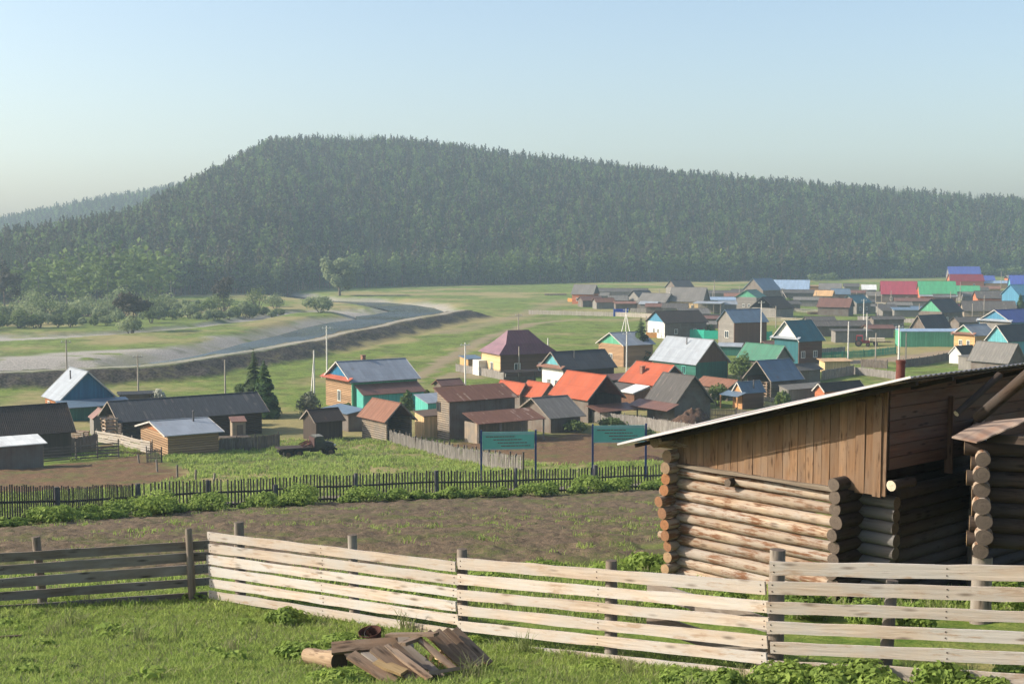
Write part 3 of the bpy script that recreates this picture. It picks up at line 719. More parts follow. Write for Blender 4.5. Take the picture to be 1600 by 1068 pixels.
def quad_slab(mb, a, b_, c, d, th, mi=0):
    """slab under the quad a b c d"""
    a, b_, c, d = map(Vector, (a, b_, c, d)); n = (b_ - a).cross(d - a).normalized()
    if n.z < 0: n = -n
    lo = [p - n * th for p in (a, b_, c, d)]; vs = [a, b_, c, d] + lo
    mb.raw(vs, [(0, 1, 2, 3), (7, 6, 5, 4), (0, 4, 5, 1), (1, 5, 6, 2), (2, 6, 7, 3), (3, 7, 4, 0)], mi)
def window(par, face, u, z, wd, ht, a, b_, frame='whitew', cross=True):
    """face: 'f' front (-y), 'l', 'r' ends; u along the face, z its middle"""
    fm = m_plain('frame_' + frame, C[frame], .6, .06, 3); t = .09; mb = MB()
    def P(p, q, o):
        if face == 'f': return (u + p, -b_ - o, z + q)
        s = 1 if face == 'r' else -1; return (s * (a + o), s * (u + p), z + q)
    def bar(p0, q0, p1, q1):
        c = P((p0 + p1) / 2, (q0 + q1) / 2, .03); w_, h_ = abs(p1 - p0), abs(q1 - q0)
        mb.box(c, (w_, .1, h_) if face == 'f' else (.1, w_, h_))
    x, y = wd / 2, ht / 2
    bar(-x, y - t, x, y); bar(-x, -y, x, -y + t); bar(-x, -y + t, -x + t, y - t); bar(x - t, -y + t, x, y - t)
    if cross: bar(-.03, -y + t, .03, y - t)
    f = mb.build('window', fm, par)
    g = MB(); c = P(0, 0, .012); g.box(c, (wd - 2 * t, .02, ht - 2 * t) if face == 'f' else (.02, wd - 2 * t, ht - 2 * t)); g.build('pane', GLASS, f)
HOUSES = {}
def house(name, label, P, yaw, L, W, hw, hr, roof, wall, gl=None, gr=None, ov=.4, omit='', win=(), chim=(), door=(), style='gable', ends=None, cat=None, group=None, far=False, pent=None, roofb=None, depth=1.2, wallf=None, walll=None, wallr=None):
    """local x along the ridge, -y the slope in view; heights over the ground"""
    cat = cat or ('house' if 'house' in name else 'shed' if 'shed' in name else 'barn'); group = group or {'house': 'houses of the village', 'shed': 'sheds of the village', 'barn': 'barns of the village'}.get(cat)
    t = thing(name, label, cat, P, yaw, group); HOUSES[label] = t
    a, b_ = L / 2 - ov, W / 2 - min(ov, W * .12); th = .09
    wm = WM(wall)
    if style == 'mono':
        zf = lambda y: hw + (hr - hw) * (y + W / 2) / W
    else:
        zf = lambda y: hr - (hr - hw) * abs(y) / (W / 2)
    ze = zf(-b_) - th; zb = zf(b_) - th
    def panel(mb, kind):
        tk = .16
        if kind == 'f': mb.box((0, -b_ + tk / 2, (ze - depth) / 2), (2 * a, tk, ze + depth))
        if kind == 'b': mb.box((0, b_ - tk / 2, (zb - depth) / 2), (2 * a, tk, zb + depth))
        if kind in 'lr':
            s = -1 if kind == 'l' else 1; x0, x1 = s * a, s * (a - tk)
            top = min(ze, zb)
            y0, y1 = -b_ + tk, b_ - tk
            if style == 'mono':
                prof = [(y0, -depth), (y1, -depth), (y1, zf(y1) - th), (y0, zf(y0) - th)]
            else: prof = [(y0, -depth), (y1, -depth), (y1, top), (y0, top)]
            vs = [(x0, y, z) for y, z in prof] + [(x1, y, z) for y, z in prof]
            mb.raw(vs, [(0, 1, 2, 3), (7, 6, 5, 4), (0, 4, 5, 1), (1, 5, 6, 2), (2, 6, 7, 3), (3, 7, 4, 0)])
    groups = {}
    for kd in 'fblr':
        if kd in omit: continue
        m = {'f': wallf, 'l': walll, 'r': wallr}.get(kd) or wall
        groups.setdefault(m, MB()); panel(groups[m], kd)
    for m, mb in groups.items(): mb.build('wall', WM(m), t)
    if style in ('gable', 'halfhip') and hr - hw > .3:
        for s, m in ((-1, gl), (1, gr)):
            if m == 'open': continue
            mb = MB(); top = min(ze, zb); x0, x1 = s * (a + .003), s * (a - .1)
            yb = b_ - .005
            prof = [(-yb, top + .004), (yb, top + .004), (0, zf(0) - th - .01)]
            mb.raw([(x0, y, z) for y, z in prof] + [(x1, y, z) for y, z in prof], [(0, 1, 2), (5, 4, 3), (0, 3, 4, 1), (1, 4, 5, 2), (2, 5, 3, 0)])
            mb.build('gable', WM(m or wall), t)
            if pent and s == (-1 if pent[0] == 'l' else 1):
                pb = MB(); z0 = top; pb_ = W / 2
                quad_slab(pb, (s * a, -pb_, z0 + .45), (s * a, pb_, z0 + .45), (s * (a + .75), pb_, z0 + .02), (s * (a + .75), -pb_, z0 + .02), .06)
                pb.build('pent_roof', RM(pent[1]), t)
    # roof
    mb = MB(); Lh, Wh = L / 2, W / 2
    if style == 'mono':
        quad_slab(mb, (-Lh, -Wh, hw), (Lh, -Wh, hw), (Lh, Wh, hr), (-Lh, Wh, hr), th)
    elif style == 'hip':
        R = ends or Lh * .35; m_ = (hr * .45 + hw * .55)
        ring0 = [(-Lh, -Wh, hw), (Lh, -Wh, hw), (Lh, Wh, hw), (-Lh, Wh, hw)]; k = .60
        ring1 = [(-R - (Lh - R) * k * .72, -Wh * k, m_), (R + (Lh - R) * k * .72, -Wh * k, m_), (R + (Lh - R) * k * .72, Wh * k, m_), (-R - (Lh - R) * k * .72, Wh * k, m_)]
        vs = ring0 + ring1 + [(-R, 0, hr), (R, 0, hr)]
        fs = [(i, (i + 1) % 4, 4 + (i + 1) % 4, 4 + i) for i in range(4)] + [(4, 5, 9, 8), (6, 7, 8, 9), (5, 6, 9), (7, 4, 8), (3, 2, 1, 0)]
        mis = [0, 0, 0, 1, 0, 0, 0, 1, 0]
        for f, q in zip(fs, mis): mb.raw([vs[i] for i in f], [tuple(range(len(f)))], q)
    else:
        g = .012
        quad_slab(mb, (-Lh, -Wh, hw), (Lh, -Wh, hw), (Lh, -g, hr), (-Lh, -g, hr), th)
        quad_slab(mb, (Lh, Wh, hw), (-Lh, Wh, hw), (-Lh, g, hr), (Lh, g, hr), th)
        mb.box((0, 0, hr + .02), (L, .22, .05))
    ro = mb.build('roof', [RM(roof), RM(roofb or roof)], t)
    if style == 'gable' and not far and hr - hw > .6:      # barge boards along the open verge
        for s in (-1, 1):
            mb = MB()
            for q in (-1, 1):
                p0 = (s * (Lh + .015), q * Wh, hw - .06); p1 = (s * (Lh + .015), q * .03, hr - .06); mb.beam(p0, p1, .16, .03, (0, 0, 1))
            mb.build('barge_board', WOOD_OLD() if 'plank' in wall or 'dark' in wall else m_plain('barge_white', lin(196, 190, 180, .8), .7), t)
    for (u, v_, kind) in chim:
        z = zf(v_) if style != 'hip' else hr - .4; mb = MB()
        if kind == 'pipe': mb.tube((u, v_, z - .3), (u, v_, z + 1.0), .09, 8); mb.tube((u, v_, z + 1.0), (u, v_, z + 1.1), .16, 8, 0, .05)
        else: mb.box((u, v_, z + .15), (.5, .5, 1.3)); mb.box((u, v_, z + .85), (.62, .62, .1))
        mb.build('chimney', PIPE if kind == 'pipe' else BRICKC, ro)
    if cat == 'house' and not win:
        win = [('f', -L * .22, 1.6 if hw > 2.4 else 1.3, .9, 1.15), ('f', L * .2, 1.6 if hw > 2.4 else 1.3, .9, 1.15), ('l' if gl else 'r', -.9, 1.6, .85, 1.15), ('l' if gl else 'r', 1.0, 1.6, .85, 1.15)]
    for q in win: window(t, q[0], q[1], q[2], q[3], q[4], a, b_, *(q[5:6]))
    for (face, u, wd, ht, m) in door:
        mb = MB(); c = (u, -b_ - .02, ht / 2) if face == 'f' else ((1 if face == 'r' else -1) * (a + .02), u, ht / 2)
        mb.box(c, (wd, .08, ht) if face == 'f' else (.08, wd, ht)); d_ = mb.build('door', WM(m), t)
    return t
def fit(R1, R2, E, hr, hw, yaw=None, end=None):
    """survey: the two ridge ends and the eave corner below the nearer one give place, turn and size"""
    z0 = 0.0
    for _ in range(6):
        p1, p2 = at(*R1, z0 + hr), at(*R2, z0 + hr); m = (p1 + p2) / 2; z0 = gz(m.x, m.y)
    y = rad(yaw) if yaw is not None else rad(33) if p2.y > p1.y - .5 else rad(-56)
    d = Vector((cos(y), sin(y))); n = Vector((sin(y), -cos(y)))
    def slide(p, v, px):
        r = ray(px, 500); k = r[0] / r[1]; return (k * p[1] - p[0]) / (v[0] - k * v[1])
    m2 = Vector((m.x, m.y)); l1 = slide(m2, d, R1[0]); l2 = slide(m2, d, R2[0]); L = l2 - l1
    m2 = m2 + d * (l1 + l2) / 2
    e0 = m2 + d * (L / 2 if end == 'r' else -L / 2)
    s = slide(e0, n, E[0]); pe = e0 + n * s; r = ray(*E); hw2 = CAM_Z + r[2] / r[1] * pe.y - z0
    return Vector((m2.x, m2.y, z0)), y, L, 2 * s, hw2
LOGF = []
def HF(name, label, R1, R2, E, hr, hw, roof, wall, yaw=None, L=None, W=None, **k):
    ra, rb = at(*R1, hr), at(*R2, hr); pos = yaw > 0 if yaw is not None else rb.y > ra.y - .5
    end = k.pop('end', None) or (('l' if E[0] < R2[0] else 'r') if pos else ('r' if E[0] > R1[0] else 'l'))
    P, y, l, w_, h2 = fit(R1, R2, E, hr, hw, yaw, end)
    LOGF.append((label[:40], round(math.degrees(y)), 'L %.1f W %.1f hw %.1f' % (l, w_, h2), hw, round(P.y)))
    mono = k.get('style') == 'mono'
    if mono: w_ /= 2
    if W is None: W = min(max(w_, 2.0), 13)
    if not k.get('far') and not mono: hw = min(max(h2, 1.5), hr - .7)
    if mono:
        nx, ny = sin(y), -cos(y); P = P + Vector((nx, ny, 0)) * W / 2
    return house(name, label, P, y, L or l, W, hw, hr, roof, wall, **k)
def HB(name, label, px, py, yaw, L, W, hw, hr, roof, wall, **k):
    p = gpt(px, py); k.setdefault('far', True)
    return house(name, label, p, rad(yaw), L, W, hw, hr, roof, wall, **k)
def lean_to(t, x0, x1, y0, y1, z0, z1, roof, wall=None, posts=False, name='lean_to_roof', sides=True):
    """roof sloping from (y0, z0) down to (y1, z1); y1 < y0 on the view side"""
    mb = MB(); quad_slab(mb, (x0, y1, z1), (x1, y1, z1), (x1, y0, z0), (x0, y0, z0), .07); mb.build(name, RM(roof), t)
    if wall:
        mb = MB(); yy = y1 + .3
        mb.box(((x0 + x1) / 2, yy, (z1 - 1.2) / 2 - .04), (abs(x1 - x0) - .5, .12, z1 + 1.1))
        if sides:
            for x in (x0 + .25, x1 - .25):
                vs = [(x + s, y, z) for s in (-.06, .06) for y, z in ((yy + .07, -1.2), (y0, -1.2), (y0, z0 - .1), (yy + .07, z1))]
                mb.raw(vs, [(3, 2, 1, 0), (4, 5, 6, 7), (0, 4, 7, 3), (1, 2, 6, 5), (0, 1, 5, 4), (3, 7, 6, 2)])
        mb.build('lean_to_wall', WM(wall), t)
    if posts:
        for i in range(posts):
            mb = MB(); x = x0 + .2 + (x1 - x0 - .4) * i / (posts - 1); mb.log((x, y1 + .2, -1), (x, y1 + .2, z1 - .06), .1, 7, 1, 0, 0, None, .09); mb.build('post', WOOD_OLD(), t)

# ---- near row of the village, left to right
t = HF('house', 'house with blue boarded gable and pale green tinted metal roof', (107.5, 572.5), (136, 580), (87.5, 617), 5.9, 3.0, 'silver', 'logo:log', gr='wallblue:v', wallr='wallblue:v', chim=[(.3, -1.2, 'pipe')], W=7.6)
lean_to(t, -3, 3, 4.0 - 8.2, -4.2 - .01, 2.9, 2.9, 'silver') if False else None
mb = MB(); quad_slab(mb, (4.2, -4.3, 2.5), (7.6, -4.3, 1.9), (7.6, 4.6, 1.9), (4.2, 4.6, 2.5), .08); mb.build('annex_roof', RM('bluegrey'), t)
mb = MB(); mb.box((5.7, 0, .4), (2.6, 7.6, 2.7)); mb.build('annex_wall', WM('dgreen:v'), t)
t = HF('barn', 'long low barn with nearly black roof at the edge of the brown yard', (-60, 640), (101, 629), (115, 674), 5.0, 2.5, 'black:slate', 'dark:v')
t.location -= Vector((cos(t.rotation_euler.z), sin(t.rotation_euler.z), 0)) * .0
HF('shed', 'low plank shed under a bright white lean-to roof', (-50, 685), (54, 680), (64, 691), 2.7, 2.3, 'white', 'plankd:v', style='mono', ov=.3, W=3.4)
HF('shed', 'tiny hut with pinkish roof between the dark barns', (147, 636), (161, 637), (150, 657), 3.0, 2.0, 'rust2', 'plankg:v', L=2.6, W=2.4, yaw=-62, ov=.2, far=True)
t = HF('barn', 'long barn with weathered black board roof and open end gable', (165, 625), (400, 613.5), (181, 660), 4.4, 2.2, 'darkgrey:board', 'dark:log', gl='open', ov=.7)
t = HF('shed', 'log shed with grey metal roof and thin pipe chimney', (230, 659.5), (322, 650.5), (254, 681), 3.4, 2.2, 'greymetal', 'log:log', chim=[(1.2, -.9, 'pipe')], ov=.45, gl='logo:v')
t = HB('shed', 'narrow upright outhouse with a rusty slanted roof', 372, 688, 22, 1.7, 1.5, 2.2, 2.6, 'rust2', 'plank:v', style='mono', ov=.12, door=[('f', .1, .7, 1.8, 'plankd:v')])
t = HF('house', 'grey roofed log house with turquoise porch and orange pent board', (524, 564.5), (633, 559), (547, 597.5), 6.3, 3.4, 'greymetal', 'log:log', gl='wallblue:v', pent=('l', 'orange'), wallf='ltgreen:v', win=[('l', .2, 1.7, 1.0, 1.5), ('f', -1.5, 1.6, 1.0, 1.3)], chim=[(-1, .4, 'brick')])
lean_to(t, -4.6, 4.9, -3.9, -6.6, 3.55, 2.3, 'rust', 'turq:v', name='porch_roof')
HF('shed', 'dark brown roofed shed behind the parked truck', (478, 640), (527, 636), (490, 660), 3.4, 1.7, 'black:slate', 'dark:v', ov=.3)
HF('shed', 'flat blue grey roofed shed beside the rusty roofed log shed', (530, 632), (572, 636), (541, 653), 2.6, 2.2, 'bluegrey', 'plankd:v', style='mono', ov=.3)
HF('shed', 'log shed with rusty plank roof and hollow dark gable', (581, 621.5), (626, 629), (600, 660), 4.3, 2.3, 'rust2:board', 'plank:log', gr='open', omit='r', ov=.45)
HF('shed', 'small turquoise shed with grey slanted roof beside the rusty barn', (655, 615), (680, 613), (676, 628), 3.2, 2.4, 'greymetal', 'turq:v', style='mono', ov=.15, W=3.5, L=4)
t = HF('barn', 'two tiered rusty roofed barn with open feeding bays', (676, 605), (786, 597.5), (700, 633), 5.8, 4.5, 'rust:board:.25', 'plank:log', style='mono', ov=.35, wallf='plankd:v', omit='', win=[('l', -1.0, 3.7, .8, 1.1, 'dark')])
BARN = t
lean_to(t, -3.6, 5.2, -2.9, -6.2, 3.4, 2.5, 'rust:board:.25', None, 4); _m = MB(); _m.box((-3.4, -4.5, .8), (.14, 2.6, 3.4)); _m.box((.8, -3.1, .8), (8, .1, 3.2)); _m.build('lean_to_wall', WM('plank:v'), t)
t = HF('shed', 'plank lean-to shed with a pale door leaning on the rusty barn', (652, 642), (676, 637), (668, 645), 3.0, 2.6, 'plankd:board', 'cream:v', style='mono', ov=.15, L=3.2, W=2.4)
HF('shed', 'low faded orange roofed shed behind the rusty barn', (782, 594), (822, 598), (812, 617), 3.6, 2.2, 'orange:slate', 'plankd:v', ov=.3)
HF('shed', 'square orange roofed shed with a small dark roof hole', (825, 592), (861, 601), (808, 617), 3.8, 2.3, 'orange:slate', 'plankd:v', ov=.3)
t = HF('barn', 'steep bright orange roofed barn with a dark hollow gable', (886, 577.5), (949, 587), (856, 616), 5.8, 2.6, 'orange:slate', 'plankd:v', gr='open', omit='r', ov=.4)
BORANGE = t
HF('shed', 'broad shed with grey weathered board roof and dark open front', (830, 621.5), (887, 616.5), (859, 654), 3.9, 2.1, 'slate:board', 'plankd:v', ov=.5)
t = HF('house', 'yellow planked house with flared maroon hipped roof', (793, 517.5), (826, 513), (805, 552.5), 7.6, 3.4, 'maroon', 'brown:h', style='hip', ov=.5, L=11.0, W=9.2, yaw=24, walll='yellow:h', roofb='maroon_lit', win=[('l', .5, 1.7, 1.1, 1.4), ('f', -2, 1.7, 1.1, 1.4), ('f', 2.4, 1.7, 1.1, 1.4)], ends=1.9)  # sunlit tone painted into left hip and wall; brown front wall carries shade
mb = MB(); mb.box((-5.6, 3.0, .7), (1.8, 2.6, 3.6)); mb.build('porch', WM('whitew:h'), t)
HF('shed', 'little board shed with blue grey roof beside the yellow house', (716, 556), (742, 553), (726, 560), 2.6, 2.2, 'bluegrey', 'tan:v', style='mono', ov=.2, W=3.2)
t = HF('house', 'dark roofed house with pale blue gable and white wall', (860, 550.5), (945, 544), (880, 579), 6.2, 3.3, 'darkgrey:slate', 'dark:v', gl='cyan:v', walll='whitew:h', pent=('l', 'rust2'), chim=[(-1.5, -1.2, 'pipe')])
lean_to(t, 0, 6.5, -4.0, -6.4, 2.9, 2.2, 'rust', 'dark:v')
HF('house', 'log house with green gable and dull grey seamed roof', (952, 519), (1003, 517.5), (974, 540), 6.0, 3.4, 'greymetal', 'log:log', gl='ltgreen:v', win=[('l', 0, 1.6, 1.0, 1.3)])
t = HF('house', 'orange roofed house with a chimney and a single white roof sheet', (995, 564.5), (1055, 569.5), (966, 595), 5.8, 3.2, 'orange:slate', 'brown:v', ov=.4, chim=[(-.8, -1.6, 'brick')], gr='dark:v')
lean_to(t, -3.6, 3.8, -3.9, -6.8, 3.1, 2.3, 'slateD:slate', 'brown:v'); lean_to(t, .6, 3.6, -3.95, -6.85, 3.2, 2.4, 'white', None, name='white_sheet')
t = HF('barn', 'steep barn with brownish grey board roof and dark plank gable', (1037, 582.5), (1087, 585.5), (1005, 627), 5.9, 2.3, 'slateD:board', 'plankd:v', ov=.4, gr='plankd:h')
lean_to(t, -4.0, 3.6, -3.0, -5.0, 2.7, 2.0, 'rust')
t = HF('house', 'house with broad silver metal roof and green lower wall', (1042, 524.5), (1116, 530.5), (1014, 562), 6.6, 3.3, 'silver', 'log:log', gr='brown:v', wallr='dgreen:v', wallf='dgreen:h', chim=[(.4, -1, 'pipe')], win=[('f', 2.6, 1.7, .9, 1.3, 'turq')])
HF('house', 'house with dull green metal roof and grey plank gable', (1166, 535), (1227, 539.5), (1150, 560), 5.8, 3.0, 'green', 'logd:log', gr='plankg:v', ov=.5)
t = HF('barn', 'barn with patched blue grey roof and black open gable', (1183, 566.5), (1236, 556.5), (1206, 596), 5.6, 2.7, 'bluegrey:metal:.12', 'plankd:log', gl='open', omit='l', ov=.5)
lean_to(t, -2.5, 5.5, -3.6, -5.6, 2.4, 1.9, 'slate:board', 'plankg:v')
t = HF('shed', 'small orange bathhouse with bright blue roof and awning', (1158.5, 596), (1183, 594.5), (1168, 614.5), 3.6, 2.2, 'bluegrey', 'orangew:h', gl='orangew:h', wallf='brown:h', ov=.2, chim=[(.3, -.7, 'pipe')], L=4.2)
lean_to(t, -3.4, -2.0, 1.9, -1.9, 2.3, 2.2, 'bluegrey') if False else None
mb = MB(); quad_slab(mb, (-3.6, -1.8, 1.9), (-1.95, -1.8, 2.35), (-1.95, 1.9, 2.35), (-3.6, 1.9, 1.9), .07); mb.build('awning', RM('bluegrey'), t)
for y_ in (-1.6, 1.7):
    mb = MB(); mb.box((-3.45, y_, .6), (.14, .14, 2.6)); mb.build('post', WM('orangew:h'), t)
HF('shed', 'low shed with striped rusty board roof behind the orange bathhouse', (1100, 589), (1155, 592), (1083, 600), 2.9, 2.2, 'rust2:board:.2', 'plankd:v', ov=.3)
HF('shed', 'low shed with dull brown roof above the log shed roof line', (1280, 598), (1345, 594), (1290, 612), 3.0, 2.1, 'black:slate', 'brick:h', ov=.3)
HF('house', 'white gabled house with teal metal roof and dark red panel', (1226, 502), (1268, 498.5), (1249, 534), 7.8, 3.3, 'teal', 'brown:log', gl='whitew:v', walll='teal:v', ov=.5, win=[('f', -1.9, 1.7, 1.0, 1.3), ('f', 1.2, 1.7, 1.0, 1.3)], pent=('l', 'silver'))
t = HF('barn', 'long bright green boarded barn with pale blue fascia', (1396, 511), (1499, 515), (1396, 521), 3.6, 3.3, 'ltblue', 'ltgreen:v', style='mono', ov=.1, W=5.0, yaw=-2, L=13.4)
HF('house', 'house with black steep roof behind the green barn', (1437, 492), (1471, 491), (1450, 514), 5.4, 2.8, 'darkgrey:slate', 'plankd:v', gl='plankd:v', L=9)
HF('house', 'small house with green gable and tan pent board', (1514, 506.5), (1532, 506), (1533, 522), 5.3, 3.2, 'greymetal:slate', 'tan:h', gl='ltgreen:v', pent=('l', 'rust2'), L=7, W=6)
HF('house', 'house with deep blue roof and sky blue gable', (1553, 485.5), (1612, 480), (1581, 504), 6.6, 3.5, 'dblue', 'skyblue:v', gl='skyblue:v', walll='plankg:v', pent=('l', 'silver'))
HF('house', 'house with dark grey roof and turquoise gable', (1557, 509.5), (1622, 503), (1576, 534), 6.4, 3.3, 'darkgrey:slate', 'cyan:v', gl='cyan:v')
HF('barn', 'barn with bulging grey thatched looking board roof', (1527, 532.5), (1592, 536.5), (1512, 563), 5.4, 2.6, 'slate:board', 'plankd:v', ov=.5)
HF('shed', 'small shed with white end and black roof by the street', (1493, 541), (1520, 538), (1495, 553), 3.2, 1.9, 'black:slate', 'whitew:v', ov=.15, W=3.0)
HF('shed', 'narrow grey plank shed beside the bulging roofed barn', (1497, 555), (1514, 553), (1499, 562), 2.5, 2.2, 'slate:board', 'plankg:v', style='mono', ov=.15, W=3)

# ---- far half of the village
HF('house', 'far brick coloured house with grey roof and dark end gable', (901, 444.5), (928, 444), (893, 457), 6.8, 3.4, 'slate:slate', 'brick:h', gr='plankd:v', ov=.4, L=8.5, W=8, yaw=-20, far=True)
HF('house', 'far house with sweeping light roof and yellow lit wall', (1054, 448), (1099, 449), (1046, 467.5), 7.6, 3.2, 'slate:slate', 'cream:h', gr='plankd:v', wallr='plankd:v', L=11.5, W=10, yaw=-22, far=True)
HF('house', 'small far house with black roof beside grey barns', (995, 454), (1008, 453), (1000, 463), 5.4, 3.2, 'darkgrey:slate', 'plankg:v', L=7, W=6.5, yaw=30, far=True)
HF('barn', 'far grey roofed barn with wide dark gable', (1012, 459), (1040, 456.5), (996, 467), 5.8, 2.8, 'slate:slate', 'logd:log', gr='plankd:v', L=10, W=10, yaw=-30, far=True)
HF('shed', 'low far shed with pale metal roof in front of the grey barn', (1005, 471), (1025, 470), (1002, 476), 3.4, 2.6, 'silver', 'plankg:v', L=6, W=5, yaw=-22, far=True)
HB('shed', 'low red brown roofed shed beside the far brick coloured house', 922, 479, 20, 8, 5, 2.2, 3.6, 'rust', 'plankd:v')
HB('shed', 'low board shed with reddish roof behind the pale long fence', 943, 482, 15, 7, 5, 2.2, 3.6, 'rust:board', 'plankg:v')
HB('shed', 'collapsing low shed with tan hummocky roof', 965, 478, 0, 7, 5, 2.0, 3.7, 'slate:board', 'plankd:v')
HB('shed', 'long low shed with rusty eave over the blue gate', 978, 485, 5, 8, 4, 2.3, 3.0, 'rust2', 'plankd:v')
HB('shed', 'long grey roofed shed row behind the far brick coloured house', 962, 464, -8, 26, 6, 2.2, 3.6, 'slateD:slate', 'plankg:v')
HB('house', 'tall narrow far house with black roof at the meadow edge', 1062, 466, 28, 9, 8, 4.2, 7.2, 'darkgrey:slate', 'plankg:v', gl='plankd:v')
t = HB('shed', 'open sided far shed with flat pale roof on posts', 1108, 489, -20, 9, 7, 3.2, 3.5, 'silver', 'plankg:v', style='mono', omit='fl'); lean_to(t, -4.4, 4.4, -3.4, -3.5, 3.1, 3.1, 'silver', None, 5)
t = HF('house', 'black roofed house with sky blue gable near the big poplar bush', (1037, 486), (1078, 484), (1050, 498), 6.2, 3.6, 'black:slate', 'plankd:v', walll='whitew:h', gl='skyblue:v', L=12, W=9, yaw=24, far=True)
HF('house', 'tall house with grey plank gable and white framed window', (1148, 482), (1172, 483), (1162, 498), 7.4, 4.6, 'bluegrey', 'brown:v', gl='plankg:v', walll='plankg:h', win=[('l', .3, 1.9, 1.5, 1.6)], L=9.5, W=7, yaw=26, far=True)
HF('house', 'log house with green gable seen end on', (1168, 453), (1178, 452), (1183, 462), 6.6, 4.2, 'green', 'plankg:h', gl='ltgreen:v', L=8, W=8, yaw=55, far=True)
HF('barn', 'dark roofed far barn standing before the wide meadow', (1184, 435), (1196, 434), (1203, 449), 8.2, 3.8, 'bluegrey', 'plankd:v', gl='plankd:v', L=10, W=11, yaw=35, far=True)
HF('barn', 'barn with drooping near black roof and open front', (1199, 463), (1213, 463), (1222, 478), 6.0, 2.6, 'black:slate', 'plankg:v', gl='open', L=9, W=10, yaw=40, far=True)
HF('house', 'far house with long light blue roof', (1219, 437), (1250, 437), (1216, 448), 7.0, 3.4, 'ltblue', 'brick:h', gr='plankd:v', L=15, W=10, yaw=-14, far=True)
HB('house', 'unfinished house of fresh orange timber without a roof', 1272, 462, -10, 14, 8, 4.2, 4.3, 'tan', 'orangew:h')
HB('house', 'small far house with light grey roof beside the orange timber house', 1297, 464, -15, 9, 7, 3.0, 5.6, 'slate:slate', 'plankg:v')
HB('shed', 'far shed with slate blue roof', 1313, 470, -8, 7, 6, 2.6, 4.6, 'bluegrey', 'plankd:v')
HB('shed', 'tan roofed shed in front of the orange timber house', 1288, 472, -25, 7, 6, 2.4, 4.4, 'tan', 'plank:v')
HF('barn', 'barn with dull rust red roof in the middle of the plots', (1291, 466), (1320, 465), (1286, 478), 5.2, 2.6, 'rust', 'plankd:v', gr='dark:v', L=10, W=9, yaw=-24, far=True)
HF('house', 'house with dark teal roof and pale plank gable', (1329, 461), (1343, 460), (1347, 470), 5.8, 3.4, 'teal', 'plankg:v', gl='plankg:v', L=8, W=7, yaw=40, far=True)
HB('shed', 'far hut with gleaming white roof', 1357, 463, -8, 6, 5, 2.8, 4.8, 'white', 'plankd:v')
HF('house', 'far house with bright red roof', (1386, 439), (1420, 439), (1380, 454), 7.8, 3.2, 'red', 'plankd:v', L=13, W=11, yaw=-12, far=True)
HB('shed', 'black roofed shed standing in front of the bright red roof', 1393, 465, 30, 6, 6, 2.4, 4.8, 'darkgrey:slate', 'plankg:v')
HF('house', 'far house with bright green roof and pale eave band', (1446, 439), (1478, 439), (1442, 456), 8.0, 3.4, 'brightgreen', 'brick:v', L=13, W=11, yaw=-10, far=True)
lean_to(HOUSES['far house with bright green roof and pale eave band'], -6.5, 6.5, -5.4, -7.0, 3.3, 2.9, 'silver', None, 4)
HB('shed', 'pale blue grey roofed shed between the red and green roofs', 1432, 464, -8, 8, 6, 2.2, 3.6, 'ltblue', 'plankg:v')
HB('shed', 'smaller bright green roofed shed', 1507, 466, -14, 11, 8, 2.8, 5.0, 'brightgreen', 'plankg:v')
HB('house', 'far house with big cobalt blue roof behind a maroon one', 1505, 441, -6, 17, 10, 3.6, 8.6, 'blue', 'plankg:v')
HB('house', 'far house with maroon red roof in front of the cobalt roof', 1508, 450, -6, 16, 9, 3.4, 6.6, 'redw:metal', 'brick:h')
HB('shed', 'little maroon roofed shed beside the bright green roof', 1488, 455, -10, 7, 6, 2.6, 4.6, 'redw:metal', 'brick:h')
HB('shed', 'far shed with small cobalt blue roof', 1537, 446, -6, 10, 7, 2.6, 5.0, 'blue', 'plankg:v')
HB('shed', 'long far shed with light grey roof and tan wall', 1562, 450, -4, 16, 6, 2.4, 3.6, 'ltblue', 'tan:v')
HB('barn', 'unroofed brick barn with bare rafters at the far edge', 1592, 446, -4, 13, 8, 3.6, 5.2, 'plankg:board', 'brick:h', gl='open', gr='open')
HB('house', 'far house with cobalt blue roof cut by the picture edge', 1604, 462, -12, 14, 10, 4.0, 8.4, 'blue', 'cyan:v')
HB('house', 'sky blue boarded house behind the dark spruce', 1596, 482, 20, 10, 9, 4.6, 8.0, 'skyblue:metal', 'skyblue:v')
HB('barn', 'long barn with brown grey roof and orange trimmed wall', 1562, 478, -8, 17, 9, 2.8, 5.2, 'slateD:board', 'brick:h')
HB('barn', 'second long grey roofed barn nearer than the orange trimmed one', 1543, 499, -10, 15, 9, 2.6, 5.4, 'slateD:board', 'plank:v')
t = HF('house', 'house with green painted gable and blackish roof', (1461, 467), (1478, 467), (1478, 484), 6.8, 3.4, 'darkgrey:slate', 'plankd:v', gl='ltgreen:v', L=10, W=8, yaw=38, far=True)
HB('shed', 'reddish shed beside the green gabled house', 1500, 492, 10, 7, 4, 2.6, 3.3, 'redw:metal', 'brown:v')
HB('shed', 'old shed with slanting dark roof between the garden plots', 1388, 494, 15, 7, 5, 1.8, 3.6, 'slateD:slate', 'plankg:v', style='mono')
HB('shed', 'low shed with faint blue roof in the garden plots', 1417, 495, -5, 9, 5, 2.2, 2.8, 'bluegrey', 'plankg:v', style='mono')
HB('shed', 'long dark open cart shed behind the green fence', 1307, 524, 6, 16, 5, 2.4, 3.6, 'slateD:board', 'plankd:v')
HB('shed', 'plank shed row with bleached wall behind the green fence', 1330, 534, 4, 9, 4, 2.6, 2.8, 'slateD:slate', 'plankg:v', style='mono')
